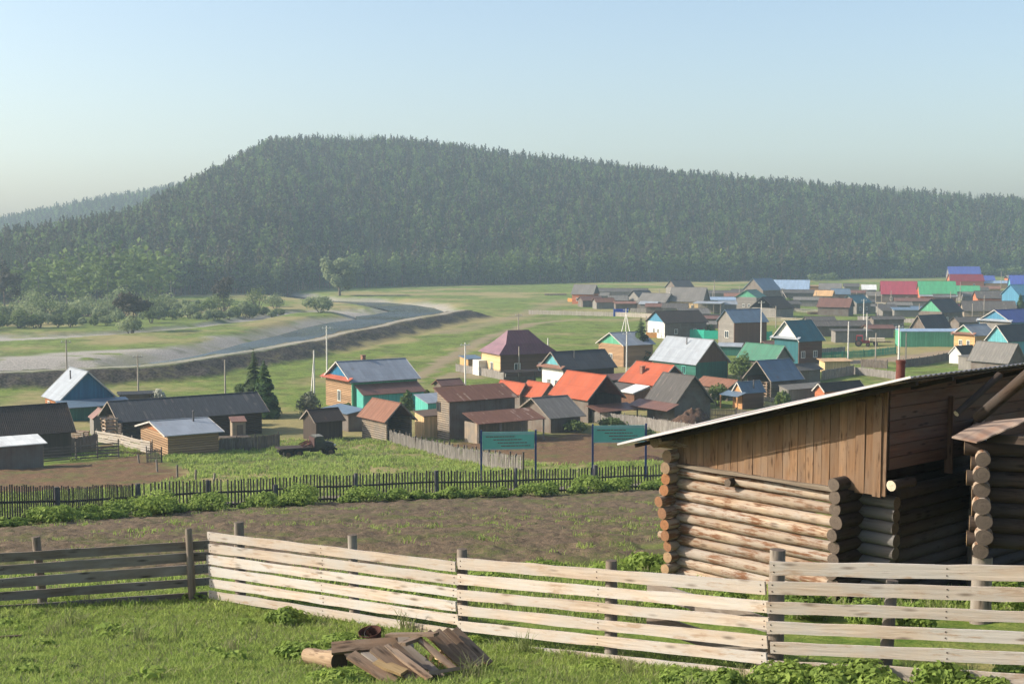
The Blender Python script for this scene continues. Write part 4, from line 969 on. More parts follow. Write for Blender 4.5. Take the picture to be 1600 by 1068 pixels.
HB('shed', 'shed of yellow boards behind the blue grey barn', 1304, 580, 12, 5.5, 3, 1.9, 2.2, 'tan', 'yellow:v', style='mono')
HB('shed', 'low teal roofed annex beside the tall grey gabled house', 1122, 478, -6, 14, 5, 2.2, 3.2, 'ltblue', 'plankg:v')
HB('shed', 'long low grey shed behind the green gabled log house', 1115, 466, -8, 22, 5, 2.0, 3.2, 'slateD:slate', 'plankg:v')
HB('shed', 'dark sheds joined in a row behind the drooping roof', 1245, 466, -4, 26, 5, 2.2, 3.4, 'slateD:slate', 'plankd:v')
HB('shed', 'brown roofed long shed beside the tall grey gabled house', 1108, 512, -6, 16, 5, 2.5, 3.2, 'rust', 'plankd:v')
HB('shed', 'teal shed with pale roof behind the silver roofed house', 1142, 554, -20, 5, 4, 1.8, 2.4, 'silver', 'dgreen:v')
for (px_, py_, yw, L_, W_, h1, h2, rf, wl, lb) in [(1055, 492, -10, 8, 5, 2.2, 3.6, 'slateD:board', 'plankg:v', 'bleached shed under the sweeping light roof'), (1082, 503, 10, 9, 5, 2.4, 3.8, 'slate:board', 'plankg:v', 'low grey shed left of the tall grey gabled house'), (1150, 473, -8, 9, 5, 2.4, 3.6, 'rust2', 'plankg:v', 'brownish shed beside the green gabled log house'),
        (1228, 484, 14, 9, 5, 2.0, 3.0, 'slateD:board', 'plankd:v', 'dark tumbledown shed beside the drooping roof'), (1262, 478, -12, 10, 5, 2.2, 3.2, 'slate:board', 'plankg:v', 'grey shed in the plots left of the rust red barn'), (1345, 482, 8, 9, 5, 2.2, 3.2, 'slateD:slate', 'plankd:v', 'dark low shed below the dark teal roof'),
        (1372, 472, -6, 9, 6, 2.4, 4.0, 'slate:slate', 'plankg:v', 'grey shed between the white hut and the red roof'), (1425, 480, -10, 12, 5, 2.2, 3.2, 'rust', 'plankg:v', 'brown shed row below the red and green roofs'), (1475, 475, -8, 8, 5, 2.4, 3.6, 'slateD:slate', 'brown:v', 'dark shed under the bright green roof'), (1525, 473, -8, 10, 6, 2.4, 4.0, 'slate:slate', 'plankg:v', 'grey shed beside the smaller green roof'),
        (1512, 516, 12, 8, 5, 2.2, 3.4, 'slateD:slate', 'plankd:v', 'dark shed behind the green gable with tan pent'), (1385, 510, 6, 9, 4, 2.0, 2.8, 'slateD:board', 'plankd:v', 'flat dark shed in the plots behind the green barn'), (1258, 548, 30, 5, 4, 2.2, 3.2, 'rust', 'plankd:v', 'small brown shed behind the dull green roof'), (1545, 460, -6, 9, 5, 2.4, 3.6, 'rust2', 'tan:v', 'tan shed below the small cobalt roof'), (1580, 468, -4, 9, 5, 2.2, 3.4, 'slate:slate', 'plankg:v', 'pale grey shed below the unroofed brick barn')]:
    HB('shed', lb, px_, py_, yw, L_, W_, h1, h2, rf, wl)
for (px_, py_, yw, L_, W_, h1, h2, rf, wl, lb) in [(938, 470, -6, 7, 4, 2.0, 3.2, 'slate:board', 'plankg:v', 'tiny grey shed just right of the far brick coloured house'), (985, 474, 10, 6, 4, 2.0, 3.2, 'slate:board', 'plankg:v', 'tiny grey shed between the tan roof and the wide gabled barn'), (1026, 489, -12, 7, 4, 2.0, 3.0, 'rust', 'plankd:v', 'little brown roofed shed left of the open sided shed'), (1092, 474, -10, 8, 4, 2.2, 3.4, 'slateD:slate', 'plankd:v', 'dark little shed behind the open sided far shed'),
        (1136, 486, 5, 6, 4, 2.2, 3.4, 'silver', 'plankg:v', 'small pale roofed shed behind the tall grey gabled house'), (1158, 463, -6, 8, 4, 2.0, 3.0, 'slateD:board', 'plankg:v', 'grey hut row at the meadow left of the dark far barn'), (1206, 487, 12, 6, 4, 2.0, 3.2, 'slate:board', 'plankd:v', 'small hut in front of the drooping near black roof'), (1243, 458, -10, 8, 4, 2.2, 3.4, 'rust2', 'brick:h', 'low reddish shed under the long light blue roof'),
        (1330, 456, -10, 7, 5, 2.4, 3.8, 'slateD:slate', 'plankg:v', 'dark roofed hut left of the gleaming white hut'), (1340, 466, -10, 7, 4, 2.2, 3.2, 'rust', 'plankg:v', 'brown hut just below the gleaming white hut'), (1408, 470, -8, 7, 4, 2.2, 3.4, 'slateD:board', 'plankd:v', 'dark hut under the right end of the bright red roof'), (1456, 468, -8, 8, 4, 2.0, 3.0, 'slate:slate', 'brown:v', 'brown walled hut under the bright green roof'),
        (1528, 462, -6, 8, 5, 2.4, 3.6, 'slateD:slate', 'plankg:v', 'dark hut between the smaller green roof and the tan shed'), (1363, 487, 10, 7, 4, 1.8, 2.6, 'slate:board', 'plankg:v', 'sunken grey hut beside the leaning pale pole'), (1405, 486, -6, 8, 4, 2.0, 3.0, 'slate:board', 'plankg:v', 'grey hut above the slanting dark roof'), (1440, 492, -4, 7, 4, 2.0, 2.8, 'bluegrey', 'plankd:v', 'blue roofed hut left of the green gabled house'),
        (1280, 512, 4, 8, 4, 2.0, 3.0, 'slateD:board', 'plankg:v', 'grey hut in the garden behind the teal roof'), (1372, 527, 6, 7, 4, 2.2, 3.0, 'rust', 'plankg:v', 'brown roofed hut behind the red tractor'), (1565, 492, -8, 8, 5, 2.4, 3.8, 'slate:slate', 'plankg:v', 'grey shed behind the deep blue roof'), (1094, 520, -8, 8, 4, 2.2, 3.0, 'slate:slate', 'plankd:v', 'low grey roofed shed over the turquoise fence'),
        (1206, 556, 33, 5, 4, 2.0, 3.0, 'rust2', 'plankd:v', 'small rusty shed under the white gable'), (1252, 596, 33, 6, 4, 2.0, 2.9, 'slateD:board', 'plankd:v', 'dark lean shed at the right end of the patched barn'), (1010, 626, 33, 5, 3, 2.0, 2.8, 'rust', 'plankd:v', 'rusty roofed hut between the two orange roofs'), (700, 622, 33, 4, 3, 2.0, 2.8, 'rust', 'plankd:v', 'low rusty hut hidden behind the two tiered barn')]:
    HB('shed', lb, px_, py_, yw, L_, W_, h1, h2, rf, wl)
lean_to(BORANGE, -1.2, 3.9, -2.6, -4.6, 2.9, 2.0, 'rust', 'plankd:v') if False else None
_m = MB(); quad_slab(_m, (4.1, -3.2, 2.3), (6.6, -3.0, 1.7), (6.6, 3.2, 1.7), (4.1, 3.2, 2.3), .07); _m.build('awning', RM('rust'), BORANGE)
for y_ in (-2.8, 3.0):
    _m = MB(); _m.log((6.4, y_, -.6), (6.4, y_, 1.7), .09, 7, 1, 0, 0, None, .08); _m.build('post', WOOD_OLD(), BORANGE)
for q in LOGF: print('FIT', q)
# ------------------------------------------------------------------ fences
def fence(name, label, pts, h, style, mat, group='fences between the yards', px=True, gap=.02, bw=.12, post=2.6, lean=.0, seed=1, posth=1.12, rails=2, rmat=None, cat='fence', pr=.06):
    rg = random.Random(seed); P = [gpt(*p) if px else Vector((p[0], p[1], gz(p[0], p[1]))) for p in pts]
    t = thing(name, label, cat, P[0], 0, group); O = P[0]
    mb = MB(); rb = MB(); posts = []
    for a, b in zip(P[:-1], P[1:]):
        d = Vector((b.x - a.x, b.y - a.y, 0)); L = d.length; d /= L; n = Vector((-d.y, d.x, 0)); s = 0.0
        g = lambda q: Vector((a.x + d.x * q, a.y + d.y * q, gz(a.x + d.x * q, a.y + d.y * q))) - O
        k = max(1, round(L / post))
        for i in range(k + 1):
            posts.append((g(L * i / k), n))
        for i in range(k):
            q0, q1 = L * i / k, L * (i + 1) / k; lv = [.3, .78][:rails] if rails < 3 else [(j + .6) / rails for j in range(rails)]
            if rails == 1: lv = [.56]
            for f in lv:
                j0, j1 = rg.uniform(-.03, .03) * h, rg.uniform(-.03, .03) * h
                if style in ('rail',): mb.beam(g(q0) + Vector((0, 0, h * f + j0)) - n * .07, g(q1) + Vector((0, 0, h * f + j1)) - n * .07, bw, .04)
                else: rb.beam(g(q0) + Vector((0, 0, h * f + j0)) + n * .05, g(q1) + Vector((0, 0, h * f + j1)) + n * .05, .08, .045)
        if style != 'rail':
            while s < L:
                w_ = bw * rg.uniform(.8, 1.2); hh = h * rg.uniform(1 - .06 - lean, 1.03); p = g(min(s + w_ / 2, L)); lx = rg.gauss(0, lean) * h
                mb.beam(p + Vector((0, 0, -.08)) - n * .012, p + Vector((0, 0, hh)) + d * lx - n * (.012 + rg.uniform(0, .02)), w_, .03, d)
                s += w_ + gap * rg.uniform(.6, 1.5)
    mb.build('rail_boards' if style == 'rail' else 'pickets', mat, t)
    if rb.v: rb.build('rail', rmat or mat, t)
    for p, n in posts[:90]:
        m2 = MB(); ln = Vector((rg.gauss(0, lean + .01), rg.gauss(0, lean + .01), 0)) * h
        m2.log(p + n * .11 + Vector((0, 0, -.4)), p + n * .11 + ln + Vector((0, 0, h * posth * rg.uniform(.97, 1.05))), pr, 7, 2, 0, 0, rg, pr * .9, .05); m2.build('post', rmat or mat, t)
    return t
OLDW, DARKW, PALEW = WOOD_OLD(), WOOD_DARK(), WOOD_FRESH()
GREYW = m_wood('grey_plank', lin(150, 142, 132, .85), lin(112, 104, 96, .8), False, lin(164, 158, 150, .8))
DUSKW = m_wood('dusky_picket', lin(84, 76, 70, .8), lin(58, 54, 50, .8), False, lin(100, 96, 94, .7))
PALEG = m_wood('bleached_plank', lin(196, 184, 166, .85), lin(166, 152, 134, .8), False, lin(190, 182, 172, .8))
PTURQ = m_plain('paint_turquoise', lin(34, 176, 146, .85), .6, .1, 2); PGREEN = m_plain('paint_green', lin(26, 116, 92, .85), .6, .12, 2); PORA = m_plain('paint_ochre', lin(206, 140, 62, .85), .7, .12, 2)
# picket fence along the lane
def picket_fence():
    rg = random.Random(3); P = PICKET; t = thing('picket_fence', 'long dark picket fence across the slope behind the shrub row', 'fence', P[0], 0, None); O = P[0]
    mb = MB(); rb = MB(); h = 1.36
    for a, b in zip(P[:-1], P[1:]):
        d = Vector((b.x - a.x, b.y - a.y, 0)); L = d.length; d /= L; n = Vector((-d.y, d.x, 0)); g = lambda q: Vector((a.x + d.x * q, a.y + d.y * q, gz(a.x + d.x * q, a.y + d.y * q))) - O
        s = 0
        while s < L:
            p = g(s); hh = h * rg.uniform(.95, 1.03); w_ = .068 * rg.uniform(.85, 1.2)
            if rg.random() > .015: mb.beam(p + Vector((0, 0, .02)), p + Vector((0, 0, hh)) + d * rg.gauss(0, .018), w_, .028, d)
            s += .185 * rg.uniform(.92, 1.08)
        q = 0
        while q < L:
            e = min(q + 3.1, L)
            for f in (.56, .12): rb.beam(g(q) + Vector((0, 0, h * f + rg.uniform(-.03, .03))) + n * .04, g(e) + Vector((0, 0, h * f + rg.uniform(-.03, .03))) + n * .04, .09, .05)
            q = e
    mb.build('pickets', DUSKW, t); rb.build('rail', DUSKW, t)
    for px_, hh, r in ((82, 1.34, .12), (209, 1.38, .12), (319, 1.36, .11), (427, 1.02, .13), (553, 1.42, .10), (681, 1.40, .11), (806, 1.42, .09), (932, 1.48, .15), (1075, 1.4, .12)):
        x = az_x(px_, 1.0); best = None
        for a, b in zip(P[:-1], P[1:]):
            dx, dy = b.x - a.x, b.y - a.y; q = (x * a.y - a.x) / (dx - x * dy)
            if -.01 <= q <= 1.01: best = (a.x + dx * q, a.y + dy * q)
        if not best: continue
        z = gz(*best); m = MB(); c = Vector((best[0], best[1] - .09, z)) - O
        m.log(c + Vector((0, 0, -.4)), c + Vector((rg.uniform(-.04, .04), 0, hh)), r, 9, 3, 0, 1, rg, r * .95, .05); m.build('post', [m_wood('grey_post', lin(120, 122, 124, .7), lin(88, 88, 88, .7), False), DARKW], t)
picket_fence()
fence('plank_fence', 'long close boarded grey fence running behind the second green sign', [(925, 660), (1000, 669), (1085, 682), (1130, 690)], 1.45, 'plank', GREYW, seed=2, gap=.015, bw=.15)
fence('stick_fence', 'crooked fence of leaning grey sticks beside the brown pen', [(607, 690), (650, 703), (700, 716), (760, 730), (815, 738)], 1.35, 'plank', GREYW, seed=3, gap=.05, bw=.07, lean=.06, rmat=DARKW, pr=.09, post=2.0)
fence('plank_fence', 'long low bleached fence along the meadow before the far sheds', [(826, 491), (900, 492.5), (960, 494), (1045, 498)], 1.3, 'plank', PALEG, seed=4, gap=.03, bw=.18, post=4)
fence('plank_fence', 'bright turquoise board fence beside the black roofed house', [(1062, 527), (1100, 529), (1136, 530)], 2.0, 'plank', PTURQ, seed=5, gap=.01, bw=.2, post=4)
fence('plank_fence', 'bright turquoise board fence right of the tall grey gabled house', [(1160, 531), (1206, 531)], 2.0, 'plank', PTURQ, seed=6, gap=.01, bw=.2, post=4)
fence('picket_fence', 'dark green picket fence along the street before the teal roofed house', [(1238, 563), (1300, 560.5), (1350, 557.5), (1400, 552)], 1.35, 'plank', PGREEN, seed=7, gap=.07, bw=.1, post=3)
fence('plank_fence', 'ochre board fence under the sky blue gable', [(1010, 527), (1058, 528)], 1.2, 'plank', PORA, seed=8, gap=.01, bw=.18, post=3)
fence('rail_fence', 'pale rail fence with regular posts across the garden plots', [(1190, 501), (1220, 502), (1290, 506), (1352, 510)], 1.3, 'rail', PALEG, seed=9, bw=.16, post=5, rails=3)
fence('plank_fence', 'shaded dark fence on the lower side of the street', [(1345, 573), (1386, 576)], 1.45, 'plank', DARKW, seed=10, bw=.16)
fence('plank_fence', 'shaded dark fence climbing along the street to the white ended shed', [(1412, 574), (1450, 569), (1492, 560)], 1.45, 'plank', DARKW, seed=11, bw=.16)
fence('plank_fence', 'grey fence in thin grass behind the metal shed roof', [(1328, 584), (1365, 588), (1404, 593)], 1.3, 'plank', GREYW, seed=12, bw=.16)
fence('plank_fence', 'brown weathered fence between the yellow board shed and the dull brown roof', [(1284, 594), (1334, 585)], 1.6, 'plank', OLDW, seed=13, bw=.16)
fence('picket_fence', 'shadowed picket fence before the orange bathhouse', [(1108, 652), (1150, 653), (1182, 657)], 1.2, 'plank', DARKW, seed=14, gap=.05, bw=.1)
fence('plank_fence', 'split fence of pale slabs beside the orange bathhouse', [(1192, 634), (1225, 638), (1266, 645)], 1.3, 'rail', PALEG, seed=15, bw=.2, rails=5)
fence('plank_fence', 'grey yard fence in front of the yellow house', [(712, 580), (750, 586), (790, 594)], 1.35, 'plank', GREYW, seed=16, bw=.15)
fence('rail_fence', 'dark sagging pole fence at the top of the brown yard', [(68, 723), (120, 719), (186, 714)], 1.5, 'rail', DARKW, seed=17, bw=.13, rails=5, pr=.08)
fence('plank_fence', 'dark upright boarded pen behind the sagging pole fence', [(92, 709), (152, 699)], 1.5, 'plank', DARKW, seed=18, bw=.18)
fence('rail_fence', 'sunlit fence of pale lying boards beside the long black barn', [(150, 690), (190, 697), (236, 708)], 1.25, 'rail', PALEG, seed=19, bw=.2, rails=5)
fence('plank_fence', 'dark yard fence between the log shed and the truck', [(342, 707), (400, 702), (436, 698)], 1.4, 'plank', DARKW, seed=20, bw=.18)
fence('picket_fence', 'short tilted piece of stick fence by the log shed corner', [(229, 722), (252, 722)], 1.3, 'plank', DUSKW, seed=21, gap=.06, bw=.07, lean=.03)
fence('plank_fence', 'orange board fence around the far brick coloured house', [(887, 471), (912, 472)], 1.3, 'plank', PORA, seed=22, bw=.2, post=4)
fence('rail_fence', 'weathered plot fence below the dull rust red barn', [(1240, 487), (1290, 490), (1330, 493)], 1.2, 'rail', GREYW, seed=23, bw=.2, rails=3, post=4)
fence('plank_fence', 'grey plot fence behind the long bright green barn', [(1360, 516), (1412, 514)], 1.5, 'plank', GREYW, seed=24, bw=.2, post=4)
fence('rail_fence', 'plot fence in front of the bright red roof', [(1352, 476), (1430, 480)], 1.2, 'rail', GREYW, seed=25, bw=.2, rails=3, post=5)
fence('plank_fence', 'long dim fence behind the drooping black roof', [(1222, 477), (1300, 475), (1345, 472)], 1.5, 'plank', GREYW, seed=26, bw=.22, post=5)
fence('plank_fence', 'tan plank fence below the long brown grey roofs', [(1500, 486), (1540, 484), (1600, 483)], 1.4, 'plank', PALEG, seed=27, bw=.22, post=5)
fence('rail_fence', 'thin rail fence at the edge of the wide meadow', [(1066, 459), (1160, 457), (1210, 456)], 1.2, 'rail', GREYW, seed=28, bw=.2, rails=2, post=6)
fence('plank_fence', 'greyed garden fence before the low shed with faint blue roof', [(1340, 500), (1400, 503), (1440, 505)], 1.2, 'plank', GREYW, seed=29, bw=.2, post=5)
for k, (pts, st, m_, lb) in enumerate([([(1062, 500), (1130, 497), (1165, 498)], 'plank', GREYW, 'grey yard fence behind the turquoise fence'), ([(1040, 478), (1086, 481)], 'plank', PALEG, 'pale yard fence under the yellow lit far house'), ([(1130, 470), (1200, 471)], 'plank', GREYW, 'grey fence under the green gabled log house'), ([(1250, 470), (1300, 468), (1350, 470)], 'rail', GREYW, 'rail fence below the orange timber house'),
    ([(1300, 482), (1352, 486)], 'plank', PALEG, 'bleached fence under the dull rust red barn'), ([(1380, 484), (1440, 487)], 'plank', GREYW, 'grey plot fence over the slanting dark roof'), ([(1430, 468), (1500, 470)], 'plank', GREYW, 'grey fence below the bright green roofs'), ([(1510, 468), (1600, 466)], 'rail', PALEG, 'pale rail fence behind the long brown grey roofs'), ([(1360, 522), (1402, 520)], 'rail', GREYW, 'rail fence between the red tractor and the plots'), ([(1240, 520), (1300, 518)], 'plank', GREYW, 'grey yard fence behind the teal roof'),
    ([(905, 478), (960, 480)], 'plank', PALEG, 'pale board fence before the red brown roofed sheds'), ([(1260, 556), (1320, 552)], 'plank', GREYW, 'grey inner fence behind the green picket fence'), ([(1480, 500), (1530, 497)], 'plank', OLDW, 'brown fence behind the small green gable'), ([(985, 488), (1030, 489)], 'plank', GREYW, 'grey fence beside the pale metal roofed low shed')]):
    fence('yard_fence', lb, pts, 1.35, st, m_, seed=60 + k, bw=.2, rails=2 if st == 'plank' else 3, post=4)
g_ = MB(); p = gpt(970, 494); g_.box((0, 0, 1.1), (4.2, .1, 2.2)); g_.box((-2.1, 0, 1.2), (.2, .2, 2.5)); g_.box((2.1, 0, 1.2), (.2, .2, 2.5)); o = g_.build('metal_gate', m_plain('paint_cobalt', lin(44, 84, 190, .9), .5, .08, 1)); o.location = p; o.rotation_euler = (0, 0, .05); tag(o, 'cobalt blue yard gate in the far bleached fence', 'gate')

# ------------------------------------------------------------------ posts and poles
POLEW = m_plain('pole_wood', lin(170, 158, 144, .8), .85, .2, 1.5); POLEC = m_plain('pole_concrete', lin(226, 220, 210, .85), .85, .1, 1.5); INS = m_plain('insulator', lin(210, 214, 212, .7), .3)
def pole(label, px, yb, yt, r=.125, arm=0, brace=(), conc=False, d=None):
    p = gpt(px, yb); zt = atd(px, yt, p.y).z - p.z; t = thing('utility_pole', label, 'pole', p, 0, 'utility poles of the village'); m = POLEC if conc else POLEW
    mb = MB(); mb.log((0, 0, -.6), (0, 0, zt), r * 1.15, 8, 2, 0, 0, None, r * .8, .02); mb.build('shaft', m, t)
    for k in range(arm):
        mb = MB(); z = zt - .35 - k * .55; mb.box((0, -.12, z), (1.5, .1, .12), .2); mb.build('crossarm', m, t)
        for x in (-.6, .6):
            mb = MB(); mb.log((x * cos(.2), -.12 + x * sin(.2), z + .05), (x * cos(.2), -.12 + x * sin(.2), z + .25), .05, 6, 1, 0, 0, None, .03, 0); mb.build('insulator', INS, t)
    for bx in brace:
        mb = MB(); q = gpt(bx, yb + (2 if bx > px else 1)); mb.log(q - p + Vector((0, 0, -.4)), Vector((0, 0, zt * .82)), r * .8, 7, 1, 0, 0, None, r * .7, .02); mb.build('brace', m, t)
    return t
pole('thin utility pole rising behind the blue gabled house', 105, 606, 531, arm=1)
pole('dark utility pole in the meadow right of the blue gabled house', 216, 610, 554, arm=1)
pole('dark utility pole in the meadow above the long black barn', 352, 614, 562)
pole('braced utility pole left of the turquoise porch house', 491, 614, 547, brace=(486,), conc=True)
pole('tall pole standing behind the gable of the turquoise porch house', 511, 590, 509, arm=1, conc=True)
pole('pale concrete pole behind the ridge of the rusty barn', 727, 606, 535, arm=1, conc=True)
pole('pole top showing behind the maroon roof', 810, 540, 490, arm=1)
pole('slim pole standing against the front of the yellow house', 811, 590, 541)
pole('short pale post between the yellow house and the dark roof', 856, 570, 528, conc=True)
pole('pole with two splayed braces standing before the blue gate', 978, 528, 482, arm=1, brace=(968, 987), conc=True)
pole('tall pale pole left of the dark village spruce', 979, 585, 518, arm=1, conc=True)
pole('thin pole right of the blue gate', 1010, 523, 494)
pole('far pole with an A shaped foot above the plots', 1116, 474, 437, arm=1, brace=(1111,))
pole('pole in front of the brown wall of the tall grey gabled house', 1174, 529, 482)
pole('tall pale pole before the turquoise fence', 1189, 540, 470, arm=1, conc=True)
pole('far pole before the dark barn at the meadow', 1191, 468, 440)
pole('pole with one long slanting brace among the plots', 1222, 476, 450, arm=1, brace=(1238,))
pole('far pole between the orange timber house and the rust red barn', 1275, 474, 456)
pole('far pole beside the slate blue shed', 1306, 466, 450)
pole('tall leaning pale pole in the middle of the garden plots', 1349, 521, 467, arm=1, conc=True)
pole('pale pole next to the red tractor', 1354, 540, 489, conc=True)
pole('thin far pole before the gleaming white hut', 1368, 486, 457)
pole('thin far pole before the red roof', 1392, 480, 454)
pole('concrete pole inside the green picket fence', 1325, 561, 502, conc=True)
pole('thick white pole at the corner of the green barn', 1404, 572, 508, r=.17, arm=1, conc=True)
pole('slim dark pole on the street side of the green barn', 1415, 572, 520)
pole('pole behind the roof of the sky blue gabled house', 1537, 505, 461)
pole('far pole at the right edge of the meadow', 1564, 452, 424)
pole('far pole left of the maroon and cobalt roofs', 1483, 452, 428)
pole('pole between the two bright green roofs', 1485, 478, 455)
pole('thin pole at the end of the green picket fence', 1368, 565, 520)
pole('rusty thin mast before the white gabled house', 1216, 545, 515, r=.06)
pole('slim far pole over the long grey shed row', 1155, 470, 446); pole('slim pole beside the dark teal roof', 1338, 482, 456); pole('thin pole left of the slanting dark roof', 1371, 505, 474); pole('slim pole before the green gabled house', 1436, 505, 474); pole('slim far pole right of the bright green roof', 1500, 468, 440); pole('thin pole behind the small green gable', 1519, 505, 474); pole('slim pole between the teal roof and the tall grey gable', 1212, 512, 478); pole('thin far pole over the wide gabled barn', 1030, 476, 450)
for k, (x, y, h, lb) in enumerate([(218, 724, .85, 'short leaning post in the yard nearest the log shed'), (246, 737, 1.05, 'taller straight post at the edge of the brown yard'), (277, 746, 1.0, 'grey post between grass and brown yard'), (305, 754, .95, 'tilted post close behind the picket fence'), (333, 755, .75, 'stubby post just behind the picket fence')]):
    p = gpt(x, y); mb = MB(); mb.log((0, 0, -.4), (.12 * (k - 2) * .5, 0, h), .09, 8, 2, 0, 1, random.Random(k), .08, .06); o = mb.build('fence_post', [OLDW, DARKW]); o.location = p; tag(o, lb, 'post', 'lone posts in the yard')

# ------------------------------------------------------------------ billboards
def billboard(label, pxl, ybl, pxr, ybr, yt, h, d, ylow):
    a = atd(pxl, ybl, d); b = atd(pxr, ybr, d + 1.2); za = gz(a.x, a.y); zb = gz(b.x, b.y); zt0 = atd(pxl, yt, a.y).z; zt1 = atd(pxr, yt - 1, b.y).z; hb = (ylow - yt) / F_PX * d
    t = thing('billboard', label, 'billboard', (a.x, a.y, za), 0, 'green billboards by the lane'); O = Vector((a.x, a.y, za))
    pm = m_plain('paint_navy', lin(40, 66, 116, .8), .5, .1, 2)
    for q, z0, z1 in ((a, za, zt0), (b, zb, zt1)):
        mb = MB(); mb.box((q.x - O.x, q.y - O.y, (z0 + z1) / 2 - O.z - .2), (.12, .12, z1 - z0 + .55)); mb.build('post', pm, t)
    dv = (b - a).normalized(); A = Vector((a.x, a.y, zt0)) - O; B = Vector((b.x, b.y, zt1)) - O; n = Vector((dv.y, -dv.x, 0)).normalized()
    def sheet(u0, u1, v0, v1, off, th):
        m = MB(); L = (B - A); c = [A + L * u + Vector((0, 0, -v)) + n * off for u, v in ((u0, v1), (u1, v1), (u1, v0), (u0, v0))]; e = [p - n * th for p in c]
        m.raw(c + e, [(0, 1, 2, 3), (7, 6, 5, 4), (0, 4, 5, 1), (1, 5, 6, 2), (2, 6, 7, 3), (3, 7, 4, 0)]); return m
    f = sheet(.025, .975, .03, hb, 0, .05).build('panel', m_plain('paint_sign_green', lin(112, 190, 174, .85), .45, .08, 1.5), t)
    sheet(.025, .975, .03, .03 + hb * .16, .008, .004).build('header_band', m_plain('paint_sign_grey', lin(150, 194, 190, .8), .5, .08, 1.5), f)
    sheet(.025, .975, hb * .93, hb, .008, .004).build('footer_band', m_plain('paint_sign_grey', lin(150, 194, 190, .8), .5, .08, 1.5), f)
    ink = m_plain('ink_red_brown', lin(136, 104, 104, .7), .6, .1, 2); rg = random.Random(pxl); mb = MB()
    for k, (u0, u1) in enumerate([(.08, .62), (.22, .75), (.30, .84), (.36, .9)]):
        u = u0
        while u < u1:
            w_ = rg.uniform(.03, .09); s = sheet(u, min(u + w_, u1), hb * (.26 + k * .17), hb * (.31 + k * .17), .012, .004); mb.raw(s.v, s.f); u += w_ + .008
    mb.build('lettering', ink, f)
billboard('green billboard in front of the stick fence', 752, 735, 837, 731, 674, 1, 83, 703)
billboard('green billboard partly covered by the shed roof edge', 926, 728, 1009, 722, 664, 1, 85, 692)

# ------------------------------------------------------------------ gates, heaps, yard things
def roofed_gate(label, px, py, yaw, L, h, roof, n=3):
    t = thing('roofed_gate', label, 'gate', gpt(px, py), rad(yaw), None)
    mb = MB(); quad_slab(mb, (-L / 2, -.9, h - .35), (L / 2, -.9, h - .35), (L / 2, 0, h), (-L / 2, 0, h), .07); quad_slab(mb, (L / 2, .9, h - .35), (-L / 2, .9, h - .35), (-L / 2, .01, h), (L / 2, .01, h), .07); mb.build('roof', RM(roof), t)
    for i in range(n):
        x = -L / 2 + .4 + (L - .8) * i / (n - 1); mb = MB(); mb.log((x, 0, -.4), (x, 0, h - .1), .14, 8, 1, 0, 0, None, .13); mb.build('post', DARKW, t)
    mb = MB(); mb.box((0, 0, .8), (L - .8, .06, 1.6)); mb.build('door', WM('plankd:v'), t)
roofed_gate('black roofed yard gate between the yellow house and orange roofs', 812, 604, 24, 6.0, 2.7, 'black:slate')
roofed_gate('low beam gate behind the long black barn', 214, 633, 20, 5.2, 2.0, 'darkgrey:board', 2)
def heap(name, label, px, py, rx, ry, h, mat, seed, cat, sharp=.35):
    p = gpt(px, py); n, m = 26, 12; V = []; Fq = []
    for j in range(m + 1):
        for i in range(n):
            a = 2 * pi * i / n; q = j / m; rr = q * (1 + .25 * (vnoise(a * 1.3, seed, seed) - .5)); z = h * (1 - q ** 1.7) * (1 + sharp * (vnoise(cos(a) * q * 3 + 5, sin(a) * q * 3 + seed, 2) - .5) * 1.6) + .22 * h * (vnoise(cos(a) * q * 8, sin(a) * q * 8, 3) - .5) - (.25 if j == m else 0)
            x, y = cos(a) * rr * rx, sin(a) * rr * ry; V.append((x, y, gz(p.x + x, p.y + y) - p.z + float(z)))
    for j in range(m):
        for i in range(n): Fq.append((j * n + i, (j + 1) * n + i, (j + 1) * n + (i + 1) % n, j * n + (i + 1) % n))
    o = np_mesh(name, V, Fq, [mat]); o.location = p; return tag(o, label, cat)
b = N('manure'); v = b.coord(); n_ = b.noise(v, 2.2, 6, .75); MANURE = b.surf(b.mix(b.rng(n_, .35, .7), lin(70, 56, 48, .8), lin(118, 92, 76, .8)), .95, b.bump(n_, 1.0, .25), 0, .1)
heap('manure_heap', 'brown manure heap beside the steep grey brown barn', 1080, 669, 3.0, 2.0, 2.5, MANURE, 4, 'heap')
heap('manure_heap', 'low dark heap along the edge of the brown pen', 1012, 718, 1.6, .8, .35, MANURE, 7, 'heap')
def log_stack(label, px, py, yaw, n, L, w_, seed, cross=True):
    rg = random.Random(seed); t = thing('log_stack', label, 'log stack', gpt(px, py), rad(yaw)); mb = MB()
    for k in range(n):
        z = .12 + k * .2
        if k % 2 == 0 or not cross:
            for y in (-w_ / 2, w_ / 2): mb.log((-L / 2 + rg.uniform(-.1, .1), y, z), (L / 2 + rg.uniform(-.1, .1), y, z), .11, 8, 2, 0, 1, rg)
        else:
            for x in (-L / 2 + .2, L / 2 - .2): mb.log((x, -w_ / 2 - .15, z), (x, w_ / 2 + .15, z), .11, 8, 2, 0, 1, rg)
    mb.build('logs', [WOOD_LOG(), m_end('log_end', lin(190, 156, 118, .75))], t)
log_stack('crib of pale stacked logs at the end of the long black barn', 172, 690, 33, 13, 1.5, 1.1, 3)
log_stack('low pile of pale logs at the corner of the dark barn', 118, 684, -20, 4, 3.0, 1.0, 4, False)
log_stack('stack of pale logs beside the patched blue grey barn', 1197, 622, 33, 12, 1.3, 1.2, 5)
log_stack('pale firewood row on the dark yard fence line', 366, 690, 20, 3, 3.2, .8, 6, False)
